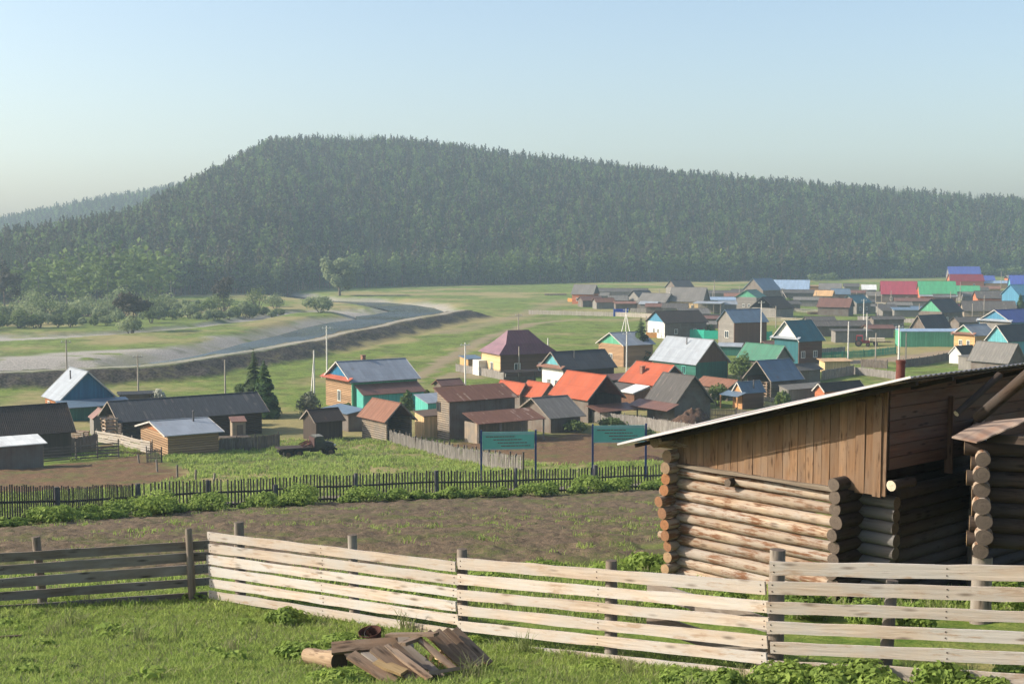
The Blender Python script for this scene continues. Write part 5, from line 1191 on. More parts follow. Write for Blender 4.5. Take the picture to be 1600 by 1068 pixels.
log_stack('pale timber pile lying by the far meadow houses', 868, 461, 5, 3, 9, 2.0, 7, False)
log_stack('orange timber pile between far houses and the meadow', 975, 457, -4, 4, 12, 2.0, 8, False)
log_stack('short bleached log pile near the rust red barn', 1275, 491, 8, 4, 5, 1.5, 9, False)

# ------------------------------------------------------------------ truck and tractor
TYRE = m_plain('tyre_rubber', (.018, .018, .018, 1), .9, .3, 4); RIM = m_plain('rim_rust', lin(110, 84, 70, .7), .7, .3, 4)
def wheel(par, c, r, wd):
    mb = MB(); mb.log((c[0], c[1] - wd / 2, c[2]), (c[0], c[1] + wd / 2, c[2]), r, 20, 3, 0, 0, None, None, .0); w_ = mb.build('wheel', TYRE, par)
    mb = MB(); mb.log((c[0], c[1] - wd / 2 - .02, c[2]), (c[0], c[1] + wd / 2 + .02, c[2]), r * .52, 14, 1, 0, 0, None, None, 0); mb.log((c[0], c[1] - wd / 2 - .07, c[2]), (c[0], c[1] + wd / 2 + .07, c[2]), r * .2, 10, 1, 0, 0, None, None, 0); mb.build('rim', RIM, w_)
def prism_x(mb, prof, y0, y1, mi=0):
    n = len(prof); mb.raw([(x, y0, z) for x, z in prof] + [(x, y1, z) for x, z in prof], [tuple(range(n)), tuple(range(2 * n - 1, n - 1, -1))] + [(i, i + n, (i + 1) % n + n, (i + 1) % n) for i in range(n)], mi)
def truck():
    p = gpt(478, 713); t = thing('flatbed_truck', 'old dark flatbed truck with its bonnet to the right, parked on the grass', 'truck', p, rad(24)); t.scale = (.84, .84, .84)
    pt = m_plain('truck_paint', lin(66, 66, 58, .8), .7, .3, 2.5); bd = m_plain('bed_boards', lin(62, 48, 42, .8), .85, .3, 3); fr = m_plain('frame_steel', lin(48, 46, 46, .8), .8, .2, 3)
    mb = MB()
    for y in (-.42, .42): mb.box((0, y, .82), (6.6, .1, .22))
    for x in (-3.2, -1.6, 0, 1.6, 3.1): mb.box((x, 0, .82), (.1, .84, .16))
    mb.build('chassis', fr, t)
    mb = MB(); mb.box((-1.25, 0, 1.16), (4.1, 2.35, .14)); 
    for x in (-3.0, -2.0, -1.0, 0, .6): mb.box((x, 0, 1.02), (.12, 2.2, .14))
    bed = mb.build('bed', bd, t)
    mb = MB(); mb.box((.72, 0, 1.75), (.08, 2.3, 1.0)); mb.build('headboard', m_plain('red_rust_paint', lin(84, 58, 54, .65), .8, .35, 3), t)
    mb = MB(); rg = random.Random(3)
    for k in range(9): mb.beam((rg.uniform(-.7, .2), rg.uniform(-.9, .9), 1.25 + k * .03), (rg.uniform(.2, .66), rg.uniform(-.9, .9), rg.uniform(1.4, 1.9)), .14, .05)
    mb.build('scrap_load', m_wood('pink_scrap', lin(146, 92, 84, .75), lin(104, 68, 60, .75), False), t)
    mb = MB(); prism_x(mb, [(.82, .95), (.82, 2.28), (1.0, 2.36), (1.75, 2.36), (2.05, 1.75), (2.05, .95)], -1.05, 1.05); cab = mb.build('cab', pt, t)
    for y in (-1.06, 1.06):
        mb = MB(); prism_x(mb, [(1.0, 1.62), (1.0, 2.2), (1.7, 2.2), (1.92, 1.72), (1.92, 1.62)], y - .012, y + .012); mb.build('side_window', GLASS, cab)
        mb = MB(); mb.box((1.46, y * 1.005, 1.3), (.95, .03, .6)); mb.box((1.1, y * 1.02, 1.42), (.14, .04, .04)); mb.build('door', pt, cab)
    mb = MB(); mb.raw([(1.80, -.9, 2.28), (1.80, .9, 2.28), (2.07, .9, 1.78), (2.07, -.9, 1.78)], [(0, 1, 2, 3)]); mb.build('windscreen', GLASS, cab)
    mb = MB(); mb.box((1.4, 0, 2.38), (.9, 2.0, .05)); mb.build('cab_roof', m_plain('pale_worn_paint', lin(120, 118, 108, .7), .7, .3, 3), cab)
    mb = MB(); prism_x(mb, [(2.05, .9), (2.05, 1.68), (2.5, 1.62), (3.15, 1.5), (3.2, .9)], -.62, .62); hd = mb.build('bonnet', pt, t)
    for k in range(6):
        mb = MB(); mb.box((3.215, -.4 + k * .16, 1.2), (.03, .06, .5)); mb.build('grille_bar', fr, hd)
    for y in (-.85, .85):
        mb = MB(); mb.log((3.1, y, 1.28), (3.28, y, 1.28), .13, 12, 1, 0, 0, None, None, 0); mb.build('headlight', m_plain('lamp_glass', (.5, .5, .48, 1), .2), t)
        mb = MB(); prism_x(mb, [(1.95, .78), (2.1, 1.1), (2.3, 1.26), (2.9, 1.26), (3.15, 1.1), (3.2, .95), (3.1, .95), (2.85, 1.18), (2.35, 1.18), (2.15, 1.02), (2.05, .78)], y - .24 * 1, y + .24); mb.build('mudguard', pt, t)
    mb = MB(); mb.box((3.38, 0, .8), (.12, 2.2, .22)); mb.build('bumper', fr, t)
    mb = MB(); mb.log((.3, -.75, .85), (1.3, -.75, .85), .22, 12, 1, 0, 0, None, None, 0); mb.build('fuel_tank', fr, t)
    for x in (2.62, -1.1, -2.35):
        for y in (-.92, .92): wheel(t, (x, y, .53), .53, .38)
truck()
def tractor():
    p = gpt(1347, 541); t = thing('tractor', 'small red tractor beside the green barn', 'tractor', p, rad(-15)); rd = m_plain('tractor_red', lin(150, 44, 44, .85), .5, .2, 2)
    mb = MB(); prism_x(mb, [(0, .7), (0, 1.35), (1.5, 1.25), (1.6, .7)], -.35, .35); mb.build('bonnet', rd, t)
    mb = MB(); mb.box((-.6, 0, .9), (1.3, .9, .7)); mb.build('body', rd, t)
    mb = MB(); prism_x(mb, [(-1.3, 1.25), (-1.2, 2.4), (.1, 2.4), (.2, 1.25)], -.75, .75); c = mb.build('cab', rd, t)
    for y in (-.76, .76):
        mb = MB(); mb.box((-.55, y, 1.85), (1.0, .02, .7)); mb.build('side_window', GLASS, c)
    for y in (-.85, .85): wheel(t, (-.75, y, .75), .75, .4); wheel(t, (1.2, y * .8, .42), .42, .25)
    mb = MB(); mb.tube((.9, 0, 1.2), (.9, 0, 2.1), .05); mb.build('exhaust', PIPE, t)
    p = gpt(1370, 540); t = thing('farm_trailer', 'cream sided farm trailer parked against the green barn', 'trailer', p, rad(-10)); 
    mb = MB(); mb.box((0, 0, 1.35), (3.2, 1.9, .7)); mb.build('side_board', m_plain('cream_paint', lin(214, 196, 166, .8), .7, .15, 2), t)
    mb = MB(); mb.box((0, 0, .92), (3.3, 1.8, .14)); mb.box((2.2, 0, .8), (1.4, .12, .12)); mb.build('chassis', m_plain('frame_rust', lin(110, 60, 50, .8), .8, .2, 3), t)
    for y in (-.85, .85): wheel(t, (-.3, y, .45), .45, .28)
tractor()
# ------------------------------------------------------------------ the near log shed
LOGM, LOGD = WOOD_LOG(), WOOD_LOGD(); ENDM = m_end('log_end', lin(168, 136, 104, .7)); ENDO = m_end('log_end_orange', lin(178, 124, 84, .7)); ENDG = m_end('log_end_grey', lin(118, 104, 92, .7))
UX, VX = Vector((.674, -.739, 0)), Vector((.739, .674, 0)); UP = Vector((0, 0, 1))
SA = Vector((3.05, 25.0, 0))
def SP_(t, v, D): q = SA + UX * t + VX * v; return Vector((q.x, q.y, CAM_Z - D))
def near_shed():
    rg = random.Random(11)
    t = thing('log_shed', 'near log shed with boarded upper wall and metal lean-to roof', 'log shed', SP_(2, 2, 6.1)); O = Vector(t.location); dlog = .207
    def P(tt, v, D): return SP_(tt, v, D) - O
    f = MB(); c1 = MB(); c2 = MB(); dk = MB()
    for i in range(-1, 10):
        D = 5.99 - .1 - dlog * i
        if D < 4.1: break
        j = rg.uniform(-.012, .012)
        f.log(P(-.12 + rg.uniform(-.05, .04), j, D), P(3.66, j, D), dlog * rg.uniform(.47, .53), 14, 18, 0, 1, rg, dlog * rg.uniform(.46, .51), .085)
        c2.log(P(3.68, .30, D), P(4.34 + rg.uniform(-.05, .05), .30, D), dlog * .52, 12, 4, 2, 1, rg, None, .05)
        # row of logs below the beam end
    for i in range(-2, 13):
        D = 5.99 - dlog * (i + .5) + .1
        if D < 3.75: break
        sx = rg.choice([0, 0, .06, .1, -.05]); sp = .38 + rg.uniform(-.09, .07)
        odd = 3 if i in (6, 7, 8) else 0
        c1.log(P(-.0 + rg.uniform(-.04, .03) - (.05 if odd else 0), -sp, D), P(.0, 4.2, D), dlog * (.50 + rg.uniform(-.05, .04)), 14, 6, 0, 1 if i > 8 or i < 2 else 2, rg, None, .07)
        if i % 3 == 0 or odd: f.log(P(-.42 + rg.uniform(-.06, .1), .0, D + dlog * .5), P(-.1, 0, D + dlog * .5), dlog * .34, 9, 2, 0, 2, rg, dlog * .5, .1)
        if D > 3.86: c2.log(P(3.66 + rg.uniform(-.03, .03), -.42 + rg.uniform(-.05, .05), D + .02), P(3.66, 4.2, D + .02), dlog * (.52 + rg.uniform(-.05, .05)), 14, 6, 0, 1, rg, None, .07)
    c1.log(P(-.1, -.55, 3.63), P(-.1, 4.3, 3.63), .12, 12, 5, 0, 1, rg, None, .06); f.log(P(-.42, -.05, 3.72), P(1.2, .05, 3.72), .10, 12, 4, 0, 1, rg, None, .06)
    for i in range(0, 12):
        D = 6.15 - dlog * i
        if D < 3.9: break
        dk.log(P(4.22, .5 + rg.uniform(-.03, .03), D + .05), P(4.22, 6.6, D + .05), dlog * .53, 12, 8, 0, 1, rg, None, .06)
    f.build('front_log_wall', [LOGM, ENDG, ENDO], t); c1.build('end_log_wall', [WOOD_LOG(), ENDM, ENDO], t); c2.build('cross_log_wall', [LOGD, ENDG, m_wood('shaded_grey_log', lin(150, 144, 138, .75), lin(104, 96, 90, .75), True, lin(140, 138, 134, .7))], t); dk.build('side_log_wall', [LOGD, ENDG], t)  # short right logs toned grey for the shadow of the cross wall ends
    mb = MB(); mb.beam(P(-.02, -.135, 4.075), P(3.52, -.135, 4.075), .055, .12, UP, 0, 10, .012, rg); mb.build('wall_plate', m_wood('grey_beam', lin(172, 158, 140, .8), lin(120, 104, 88, .8), False), t)
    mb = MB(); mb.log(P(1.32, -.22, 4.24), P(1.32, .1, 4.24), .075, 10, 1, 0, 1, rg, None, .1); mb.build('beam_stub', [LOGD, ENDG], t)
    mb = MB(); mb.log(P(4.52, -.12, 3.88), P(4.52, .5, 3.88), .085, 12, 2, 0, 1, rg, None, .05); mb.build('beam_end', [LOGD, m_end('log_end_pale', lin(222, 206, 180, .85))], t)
    # boarded gable
    zt = lambda q: 3.70 - .276 * (q + .72) + .10
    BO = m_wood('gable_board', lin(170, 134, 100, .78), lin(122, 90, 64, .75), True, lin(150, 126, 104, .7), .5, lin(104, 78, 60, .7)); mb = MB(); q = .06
    while q < 4.36:
        w_ = rg.uniform(.135, .185); w_ = min(w_, 4.42 - q); a = P(q + w_ / 2, -.085 - rg.uniform(0, .02) - (.02 if q > 3.75 else 0), 4.05 + rg.uniform(-.01, .015) + (.02 if q > 3.75 else 0)); b_ = P(q + w_ / 2, -.085 - rg.uniform(0, .015), zt(q + w_ / 2))
        if (b_ - a).z > .03: mb.beam(a, b_, w_ - rg.uniform(.004, .012), .026, UX)
        q += w_
    mb.build('gable_boards', BO, t)
    mb = MB(); mb.beam(P(4.26, -.125, 4.09), P(4.26, -.125, 2.48), .15, .028, UX); mb.beam(P(3.95, -.13, 4.06), P(3.95, -.13, 2.58), .17, .028, UX); mb.build('corner_boards', BO, t)
    # upper side wall of lying planks, in the shade of the high eave
    mb = MB(); D = 3.66; k = 0
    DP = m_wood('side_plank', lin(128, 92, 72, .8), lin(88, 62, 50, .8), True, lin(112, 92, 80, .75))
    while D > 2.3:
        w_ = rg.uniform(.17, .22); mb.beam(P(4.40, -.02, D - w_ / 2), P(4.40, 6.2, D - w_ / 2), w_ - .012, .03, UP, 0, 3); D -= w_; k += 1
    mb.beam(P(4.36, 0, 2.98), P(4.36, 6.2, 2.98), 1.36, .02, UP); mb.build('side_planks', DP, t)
    mb = MB(); mb.beam(P(4.44, 1.75, 3.9), P(4.44, 1.75, 2.6), .14, .04, UX); mb.build('batten', DP, t)
    # roof: corrugated sheet, ridges run down the slope
    t0, t1, v0, v1 = -.74, 5.26, -.82, 6.4; nv = int((v1 - v0) / .0375); V = []; Fq = []; nt_ = 8
    for j in range(nt_ + 1):
        tt = t0 + (t1 - t0) * j / nt_; sag = .035 * sin(pi * j / nt_)
        for i in range(nv + 1):
            vv = v0 + (v1 - v0) * i / nv; q = P(tt, vv, 3.70 - .276 * (tt + .72) - sag); V.append(q + Vector((0, 0, .014 * sin(vv * 2 * pi / .15))))
    n = nv + 1
    for j in range(nt_):
        for i in range(nv): Fq.append((j * n + i, (j + 1) * n + i, (j + 1) * n + i + 1, j * n + i + 1))
    o = np_mesh('roof', V, Fq, [m_plain('galvanised_sheet', lin(176, 168, 166, .78), .5, .2, 1.2, .0, .4)], None, True, t); md = o.modifiers.new('thick', 'SOLIDIFY'); md.thickness = .012; md.offset = -1
    mb = MB()
    for vv in (-.45, .6, 2.0, 3.6, 5.2): mb.beam(P(t0 + .1, vv, 3.775), P(t1 - .12, vv, 3.775 - .276 * 5.8), .07, .06)
    for q in (0.0, 1.4, 2.8, 4.2, 5.1): mb.beam(P(q, -.78, 3.70 - .276 * (q + .72) + .035), P(q, 6.2, 3.70 - .276 * (q + .72) + .035), .03, .1)
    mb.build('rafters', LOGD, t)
    mb = MB(); mb.beam(P(t0 - .01, -.828, 3.725), P(t1, -.828, 3.725 - .276 * 6.0 - .02), .035, .012, UP, 0, 8); mb.build('roof_edge_strip', m_plain('bright_edge_metal', lin(204, 198, 198, .8), .45, .1, 2, 0, .5), t)
    rb = m_plain('rusted_pipe', lin(112, 64, 54, .75), .8, .35, 6); x = az_x(1409, 22.6); mb = MB(); mb.log((x - O.x, 22.6 - O.y, CAM_Z - 2.6 - O.z), (x - O.x + .01, 22.6 - O.y, CAM_Z - 1.98 - O.z), .078, 14, 1, 0, 0, None, .072, 0); mb.log((x - O.x + .01, 22.6 - O.y, CAM_Z - 2.02 - O.z), (x - O.x + .01, 22.6 - O.y, CAM_Z - 1.97 - O.z), .082, 14, 1, 0, 0, None, None, 0); mb.build('chimney', rb, o)
near_shed()
def second_shed():
    rg = random.Random(21); C0 = Vector((6.93, 20.0, 0)); t = thing('log_building', 'dark log building on stump posts with rusty sheet over its corner', 'log building', (C0.x, C0.y, CAM_Z - 5.75)); O = Vector(t.location)
    U2, V2 = Vector((.954, -.30, 0)), Vector((.30, .954, 0))
    def P(u, v, D): q = C0 + U2 * u + V2 * v; return Vector((q.x, q.y, CAM_Z - D)) - O
    d = .226; c = MB(); f = MB()
    for i in range(7):
        D = 4.62 - d * (i + .5)
        c.log(P(rg.uniform(-.05, .05), -.34 + rg.uniform(-.08, .08), D), P(0, 4.5, D), d * (.5 + rg.uniform(-.05, .05)), 14, 6, 0, 1, rg, None, .08)
        f.log(P(-.2 + rg.uniform(-.1, .05), .02, D - d / 2), P(3.4, .02, D - d / 2), d * .52, 12, 10, 0, 1, rg, None, .06)
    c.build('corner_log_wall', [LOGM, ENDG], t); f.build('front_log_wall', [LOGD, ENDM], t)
    for (u, v, r) in ((0, -.12, .14), (0, 3.6, .14), (3.0, 0, .14)):
        mb = MB(); q = P(u, v, 4.62); g = gz(q.x + O.x, q.y + O.y) - O.z; mb.log((q.x, q.y, g - .3), q, r * 1.1, 12, 4, 0, 1, rg, r, .06); mb.build('stump_post', [WOOD_OLD(), ENDG], t)
    sh = m_roof('roof_rusty_awning', lin(142, 124, 112, .75), .3, .11, 'slate', .7); mb = MB()
    a, b_, c_, e = [atd(*q) - O for q in ((1487, 682, 20.4), (1526, 690, 19.5), (1618, 650, 19.2), (1526, 660, 21.3))]; mb.raw([a, b_, c_, e] + [p - UP * .02 for p in (a, b_, c_, e)], [(0, 1, 2, 3), (7, 6, 5, 4), (0, 4, 5, 1), (1, 5, 6, 2), (2, 6, 7, 3), (3, 7, 4, 0)]); mb.build('awning_sheet', sh, t)
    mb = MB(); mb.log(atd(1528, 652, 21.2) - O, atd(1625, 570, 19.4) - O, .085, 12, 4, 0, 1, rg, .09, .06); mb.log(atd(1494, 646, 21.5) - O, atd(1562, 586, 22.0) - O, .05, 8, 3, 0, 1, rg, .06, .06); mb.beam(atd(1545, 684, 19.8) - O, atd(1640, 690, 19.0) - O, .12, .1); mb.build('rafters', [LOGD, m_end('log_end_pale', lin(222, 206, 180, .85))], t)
second_shed()

# ------------------------------------------------------------------ the near board fences
NAIL = m_plain('nail_rust', lin(70, 48, 40, .6), .8)
def board_fence(name, label, secs, posts, mat, pmat, seed, th=.028):
    """secs: (x0,y0,D0, x1,y1,D1, pitch0,pitch1, number, width, skip)"""
    rg = random.Random(seed); s0 = secs[0]; O = Vector((s0[0], s0[1], CAM_Z - s0[2] - 1.2)); t = thing(name, label, 'fence', O)
    for (x0, y0, D0, x1, y1, D1, p0, p1, n, wd, off) in secs:
        d = Vector((x1 - x0, y1 - y0, 0)).normalized(); nn = Vector((d.y, -d.x, 0))
        if nn.y > 0: nn = -nn
        for k in range(n):
            e0, e1 = rg.uniform(-.03, .03), rg.uniform(-.03, .03); w_ = wd * rg.uniform(.92, 1.1)
            if k == n - 1 and off: e0 += off
            a = Vector((x0, y0, CAM_Z - D0 - p0 * k - wd / 2)) + d * e0 + nn * (.02 + rg.uniform(0, .012)); b_ = Vector((x1, y1, CAM_Z - D1 - p1 * k - wd / 2 + rg.uniform(-.015, .015))) + d * e1 + nn * (.02 + rg.uniform(0, .012))
            mb = MB(); mb.beam(a - O, b_ - O, w_, th, UP, 0, 14, .005, rg, rg.uniform(.86, 1.06))
            for f_ in (.012, .5, .988):
                for v_ in (-.25, .25): q_ = a.lerp(b_, f_) - O + UP * v_ * w_ + nn * (th / 2 + .001); mb.box(q_, (.012, .008, .012), atan2(d.y, d.x), 1)
            mb.build('rail_board', [mat, NAIL], t)
    for (px, yt, d_, r, front) in posts:
        x = az_x(px, d_); p = atd(px, yt, d_); g = gz(x, d_); mb = MB(); ax = rg.uniform(-.03, .03)
        mb.log((x - O.x, d_ - O.y, g - .4 - O.z), (p.x + ax - O.x, p.y - O.y, p.z - O.z), r * 1.1, 12, 5, 0, 1, rg, r * .9, .07); mb.build('post', [pmat, ENDG], t)
    return t
W1, W2, W3, W4 = (-4.80, 21.55), (-.72, 18.2), (2.85, 15.0), (6.3, 13.45)
def dep(px, A_, B_, off=.1):      # depth of the column px on the line A-B, set back behind it
    k = (px - 800) / F_PX; dx, dy = B_[0] - A_[0], B_[1] - A_[1]; q = (k * A_[1] - A_[0]) / (dx - k * dy); return A_[1] + dy * q + off
board_fence('board_fence', 'sunlit fence of pale lying boards crossing the foreground',
    [(W1[0], W1[1], 4.61, W2[0], W2[1], 4.29, .187, .184, 6, .132, 0), (W2[0], W2[1] - .02, 4.24, W3[0], W3[1] + .02, 3.77, .213, .202, 6, .135, .35), (W3[0], W3[1], 3.54, W4[0], W4[1], 3.25, .222, .222, 6, .138, 0)],
    [(370, 815, dep(370, W1, W2, .12), .085, 0), (551, 835, dep(551, W1, W2, .12), .075, 0), (722, 857, 18.32, .075, 0), (958, 875, dep(958, W2, W3, .12), .08, 0), (1217, 858, 15.14, .095, 0), (1390, 906, dep(1390, W3, W4, .14), .075, 0), (1660, 880, 13.4, .08, 0)], WOOD_FRESH(), WOOD_OLD(), 4)
L1, L0 = (-4.86, 21.72), (-10.9, 20.2)
board_fence('board_fence', 'shaded grey fence of lying boards meeting the pale fence at a corner',
    [(L0[0], L0[1], 4.85, L1[0], L1[1], 4.76, .205, .208, 6, .142, 0)],
    [(58, 838, dep(58, L0, L1, .13), .075, 0), (294, 825, dep(294, L0, L1, -.1), .062, 1), (-130, 850, dep(-130, L0, L1, .13), .075, 0)], WOOD_OLD(), WOOD_OLD(), 6)

# ------------------------------------------------------------------ collapsed plank cover in the grass
def gp(px, py, h): return atd(px, py, gpt(px, py + 122 * h).y)
def pile():
    OW = m_wood('silvery_plank', lin(156, 126, 100, .85), lin(106, 84, 66, .8), True, lin(164, 144, 124, .8), .6, lin(66, 52, 42, .7)); YW = m_wood('yellowish_board', lin(196, 168, 122, .8), lin(150, 124, 88, .8), True)
    base = gpt(690, 1040); t = thing('plank_cover', 'collapsed boarded cover of silvery planks with a square hole', 'plank cover', base); O = Vector(t.location)
    def pl(a, b, w_, th=.035, m=OW, name='plank', par=t, lift=0):
        mb = MB(); A = gp(*a); B = gp(*b); d = (B - A).normalized(); up = Vector((d.y, -d.x, 0)).normalized(); up = Vector((.93, .36, .05)) if abs(up.x) > .35 else Vector((0, -.85, -.5))
        o_ = O if par else A
        mb.beam(A - o_, B - o_, w_, th, up, 0, 4, .004, random.Random(int(a[0])), .95); return mb.build(name, m, par), A
    for a, b, w_ in (((668, 987, .50), (724, 1040, .10), .094), ((682, 985, .49), (738, 1040, .09), .096), ((696, 983, .48), (752, 1038, .08), .094), ((710, 982, .47), (766, 1036, .07), .094)): pl(a, b, w_)
    pl((652, 996, .46), (710, 1044, .14), .07); pl((664, 1052, .14), (730, 1041, .14), .12, .04, OW, 'frame_board'); pl((628, 1006, .42), (655, 995, .46), .10, .04, OW, 'frame_board')
    pl((660, 1062, .02), (728, 1051, .02), .16, .05, WOOD_DARK(), 'frame_board')
    for a, b, w_ in (((604, 1008, .42), (672, 1060, .10), .085), ((616, 1006, .44), (664, 1047, .14), .07)): pl(a, b, w_)
    for a, b, w_ in (((628, 1004, .36), (690, 1058, .05), .10), ((640, 1001, .36), (650, 1062, .03), .08), ((566, 1016, .26), (634, 1065, .03), .10), ((556, 1006, .28), (640, 999, .34), .12), ((536, 1020, .2), (600, 1016, .22), .12)): pl(a, b, w_, .03, WOOD_OLD())
    cat = 'plank'; gname = 'loose planks by the collapsed cover'
    for a, b, w_, lb, m in (((518, 1012, .30), (622, 1003, .36), .17, 'grey plank lying nearly level over the left end of the heap', OW), ((606, 991, .46), (682, 990, .52), .12, 'short level plank at the top of the heap beside the rusty bucket', OW),
                            ((586, 1012, .40), (650, 1063, .06), .15, 'wide dark plank leaning next to the square hole', OW), ((548, 1022, .34), (616, 1066, .04), .14, 'leaning plank nearest to the sawn log', OW),
                            ((588, 1033, .26), (632, 1050, .16), .14, 'short yellowish board lying across the leaning planks', YW), ((512, 1016, .18), (560, 1030, .12), .12, 'dark half hidden plank under the level one', WOOD_DARK()), ((560, 1046, .08), (590, 1066, .03), .09, 'thin pale slat lying in the weeds below the planks', YW)):
        o, A = pl(a, b, w_, .035, m, 'plank', None); o.location = A; tag(o, lb, cat, gname)
    mb = MB(); rg = random.Random(8); p = gp(690, 1031, .13)
    for k in range(16):
        a = Vector((rg.uniform(-.16, .16), rg.uniform(-.25, .25), rg.uniform(-.05, .06))); d = Vector((rg.uniform(-1, 1), rg.uniform(-1, 1), rg.uniform(-.1, .9))).normalized() * rg.uniform(.06, .13); mb.beam(a, a + d, rg.uniform(.03, .06), .015)
    o = mb.build('wood_chips', m_wood('fresh_chips', lin(226, 196, 150, .85), lin(186, 146, 98, .8), False)); o.location = p; tag(o, 'pale wood scraps lying inside the square hole of the plank cover', 'wood scraps', kind='stuff')
    rg = random.Random(2); a = gp(482, 1024, .11); b_ = gp(530, 1033, .12); mb = MB(); mb.log(a - a, b_ - a, .10, 14, 5, 0, 1, rg, .115, .12); o = mb.build('sawn_log', [m_wood('barkless_log', lin(184, 160, 130, .8), lin(130, 104, 80, .8), True, None, .6, lin(104, 78, 58, .7)), m_end('log_end_dark', lin(92, 76, 62, .7))]); o.location = a; tag(o, 'short thick sawn log in the grass left of the planks', 'log')
    p = gpt(582, 1008); mb = MB(); n = 22; rr = .13; ax = Vector((-.12, -.22, .95)).normalized(); s1 = ax.cross(Vector((1, 0, 0))).normalized(); s2 = ax.cross(s1)
    vs = []
    for (h, r) in ((0, .12), (.24, .155), (.24, .146), (.02, .11)):
        for i in range(n): th = 2 * pi * i / n; vs.append(ax * h + (s1 * cos(th) + s2 * sin(th)) * r)
    fs = []
    for k in range(3):
        for i in range(n): fs.append((k * n + i, k * n + (i + 1) % n, (k + 1) * n + (i + 1) % n, (k + 1) * n + i))
    fs.append(tuple(range(3 * n, 4 * n))); fs.append(tuple(range(n - 1, -1, -1))); mb.raw(vs, fs, 0, None, True); t2 = thing('rusty_bucket', 'rusty tilted bucket with dark mouth behind the planks', 'bucket', p + Vector((0, 0, -.02))); mb.build('pail', m_plain('rusty_iron', lin(88, 52, 40, .55), .9, .6, 9), t2)
    mb = MB(); 
    for i in range(10):
        th0, th1 = pi * i / 10, pi * (i + 1) / 10; q = lambda a_: ax * (.23) + s1 * cos(a_) * .135 - ax * 0 + (s2 * .6 - ax * .1) * sin(a_) * .12
        mb.tube(q(th0), q(th1), .006, 6)
    mb.build('handle', m_plain('dark_wire', (.03, .025, .02, 1), .6), t2)
    o = MB(); a = gpt(0, 998, .03); b_ = gpt(34, 996, .03); o.beam(a - a, b_ - a, .09, .03); o = o.build('plank', OW); o.location = a; tag(o, 'single thin board lying alone in the short grass', 'plank')
pile()
b_loc = [gpt(1060, 985, .0), gpt(1205, 985, .0)]
mb = MB(); A = atd(1012, 918, 17.2); B = atd(1208, 978, 15.55); mb.beam(Vector((0, 0, 0)), B - A, .22, .03, UP, 0, 6, .01, random.Random(4), .8); mb.beam(Vector((0, 0, -.42)), B - A + Vector((0, 0, -.4)), .2, .03, UP, 0, 4, .01, random.Random(5)); o = mb.build('old_boards', WOOD_OLD()); o.location = A; tag(o, 'two old grey boards leaning behind the pale fence', 'boards')

# ------------------------------------------------------------------ plants
def cloud_obj(name, V, Fq, T, mat, parent=None): return np_mesh(name, V, Fq, [mat], {'tint': T}, True, parent)
def bush(name, label, p, rx, rz, seed, mat, n=700, size=.22, cat='bush', group=None, nb=7, ry=None, flat=.2, stems=True):
    rg = random.Random(seed); t = thing(name, label, cat, p, 0, group); ry = ry or rx; bl = []
    for i in range(nb):
        a = i * 2.4 + rg.uniform(-.5, .5); q = sqrt((i + .3) / nb); k = rg.uniform(.38, .6)
        bl.append((cos(a) * rx * q * .68, sin(a) * ry * q * .68, rz * (.28 + (.62 - .42 * q) * rg.uniform(.6, 1.1)), rx * k, ry * k, rz * k * .62))
    V, Fq, T = leaf_cloud(bl, n, size, seed, flat, .5); cloud_obj('foliage', V, Fq, T, mat, t)
    if stems:
        mb = MB()
        for i in range(5): a = i * 1.3; mb.log((cos(a) * .05 * rx, sin(a) * .05 * ry, -.2), (cos(a) * rx * .45, sin(a) * ry * .45, rz * .5), .02 * rz + .01, 6, 2, 0, 0, rg, .01 * rz, .08, False)
        mb.build('stems', BARK, t)
    return t
def tree(name, label, p, h, crown, seed, mat, n=1600, size=.5, r0=.25, spread=None, nb=6, start=.3, cat='tree', bark=None, group=None, flat=.1, tip=.16):
    t = thing(name, label, cat, p, 0, group); mb, tips = branch_tree(h, spread or crown * .8, seed, r0, nb, start); mb.build('trunk', bark or BARK, t); rg = random.Random(seed)
    bl = []
    for q in tips:
        for k in range(2): bl.append((q.x + rg.uniform(-.2, .2) * crown, q.y + rg.uniform(-.2, .2) * crown, q.z + rg.uniform(-.08, .1) * h, crown * rg.uniform(.26, .42), crown * rg.uniform(.26, .42), h * rg.uniform(.6, 1.1) * tip))
    V, Fq, T = leaf_cloud(bl, n, size, seed, flat, .45); cloud_obj('crown', V, Fq, T, mat, t); return t
def spruce(label, px, yb, yt, wpx, seed):
    p = gpt(px, yb); h = atd(px, yt, p.y).z - p.z; r = wpx / F_PX * p.y / 2; t = thing('spruce_tree', label, 'tree', p); mb = MB(); mb.log((0, 0, -.3), (0, 0, h * .96), h * .016, 8, 4, 0, 0, None, .02, .04, False); mb.build('trunk', BARK, t)
    V, Fq, T = spruce_arrays(h, r, 30, 15, seed, .03, 2, .8); cloud_obj('crown', V, Fq, T, NEEDLE, t)
spruce('left taller one of the two dark spruces behind the long barn', 397, 648, 545, 56, 1); spruce('slightly shorter dark spruce beside its twin behind the long barn', 413, 652, 560, 58, 2); spruce('slender dark spruce before the grey seamed roof in the village', 1001, 570, 494, 46, 3); spruce('dark spruce beside the sky blue boarded house', 1594, 492, 457, 22, 4)
tree('riverside_tree', 'large solitary leafy tree with forked trunk at the river bend', gpt(531, 462), 13.5, 7.0, 3, LEAFW, 6500, .75, .55, 5.8, 13, .10)
p = gpt(208, 523); tree('umbrella_pine', 'dark round crowned tree rising from a green bush on the river flat', p, 8.4, 5.2, 5, LEAFD, 2600, .5, .3, 3.2, 8, .62, tip=.15); bush('willow_bush', 'green bush at the foot of the dark round crowned tree', p + Vector((-.3, -1.2, 0)), 3.7, 4.6, 6, LEAFW, 1200, .4)
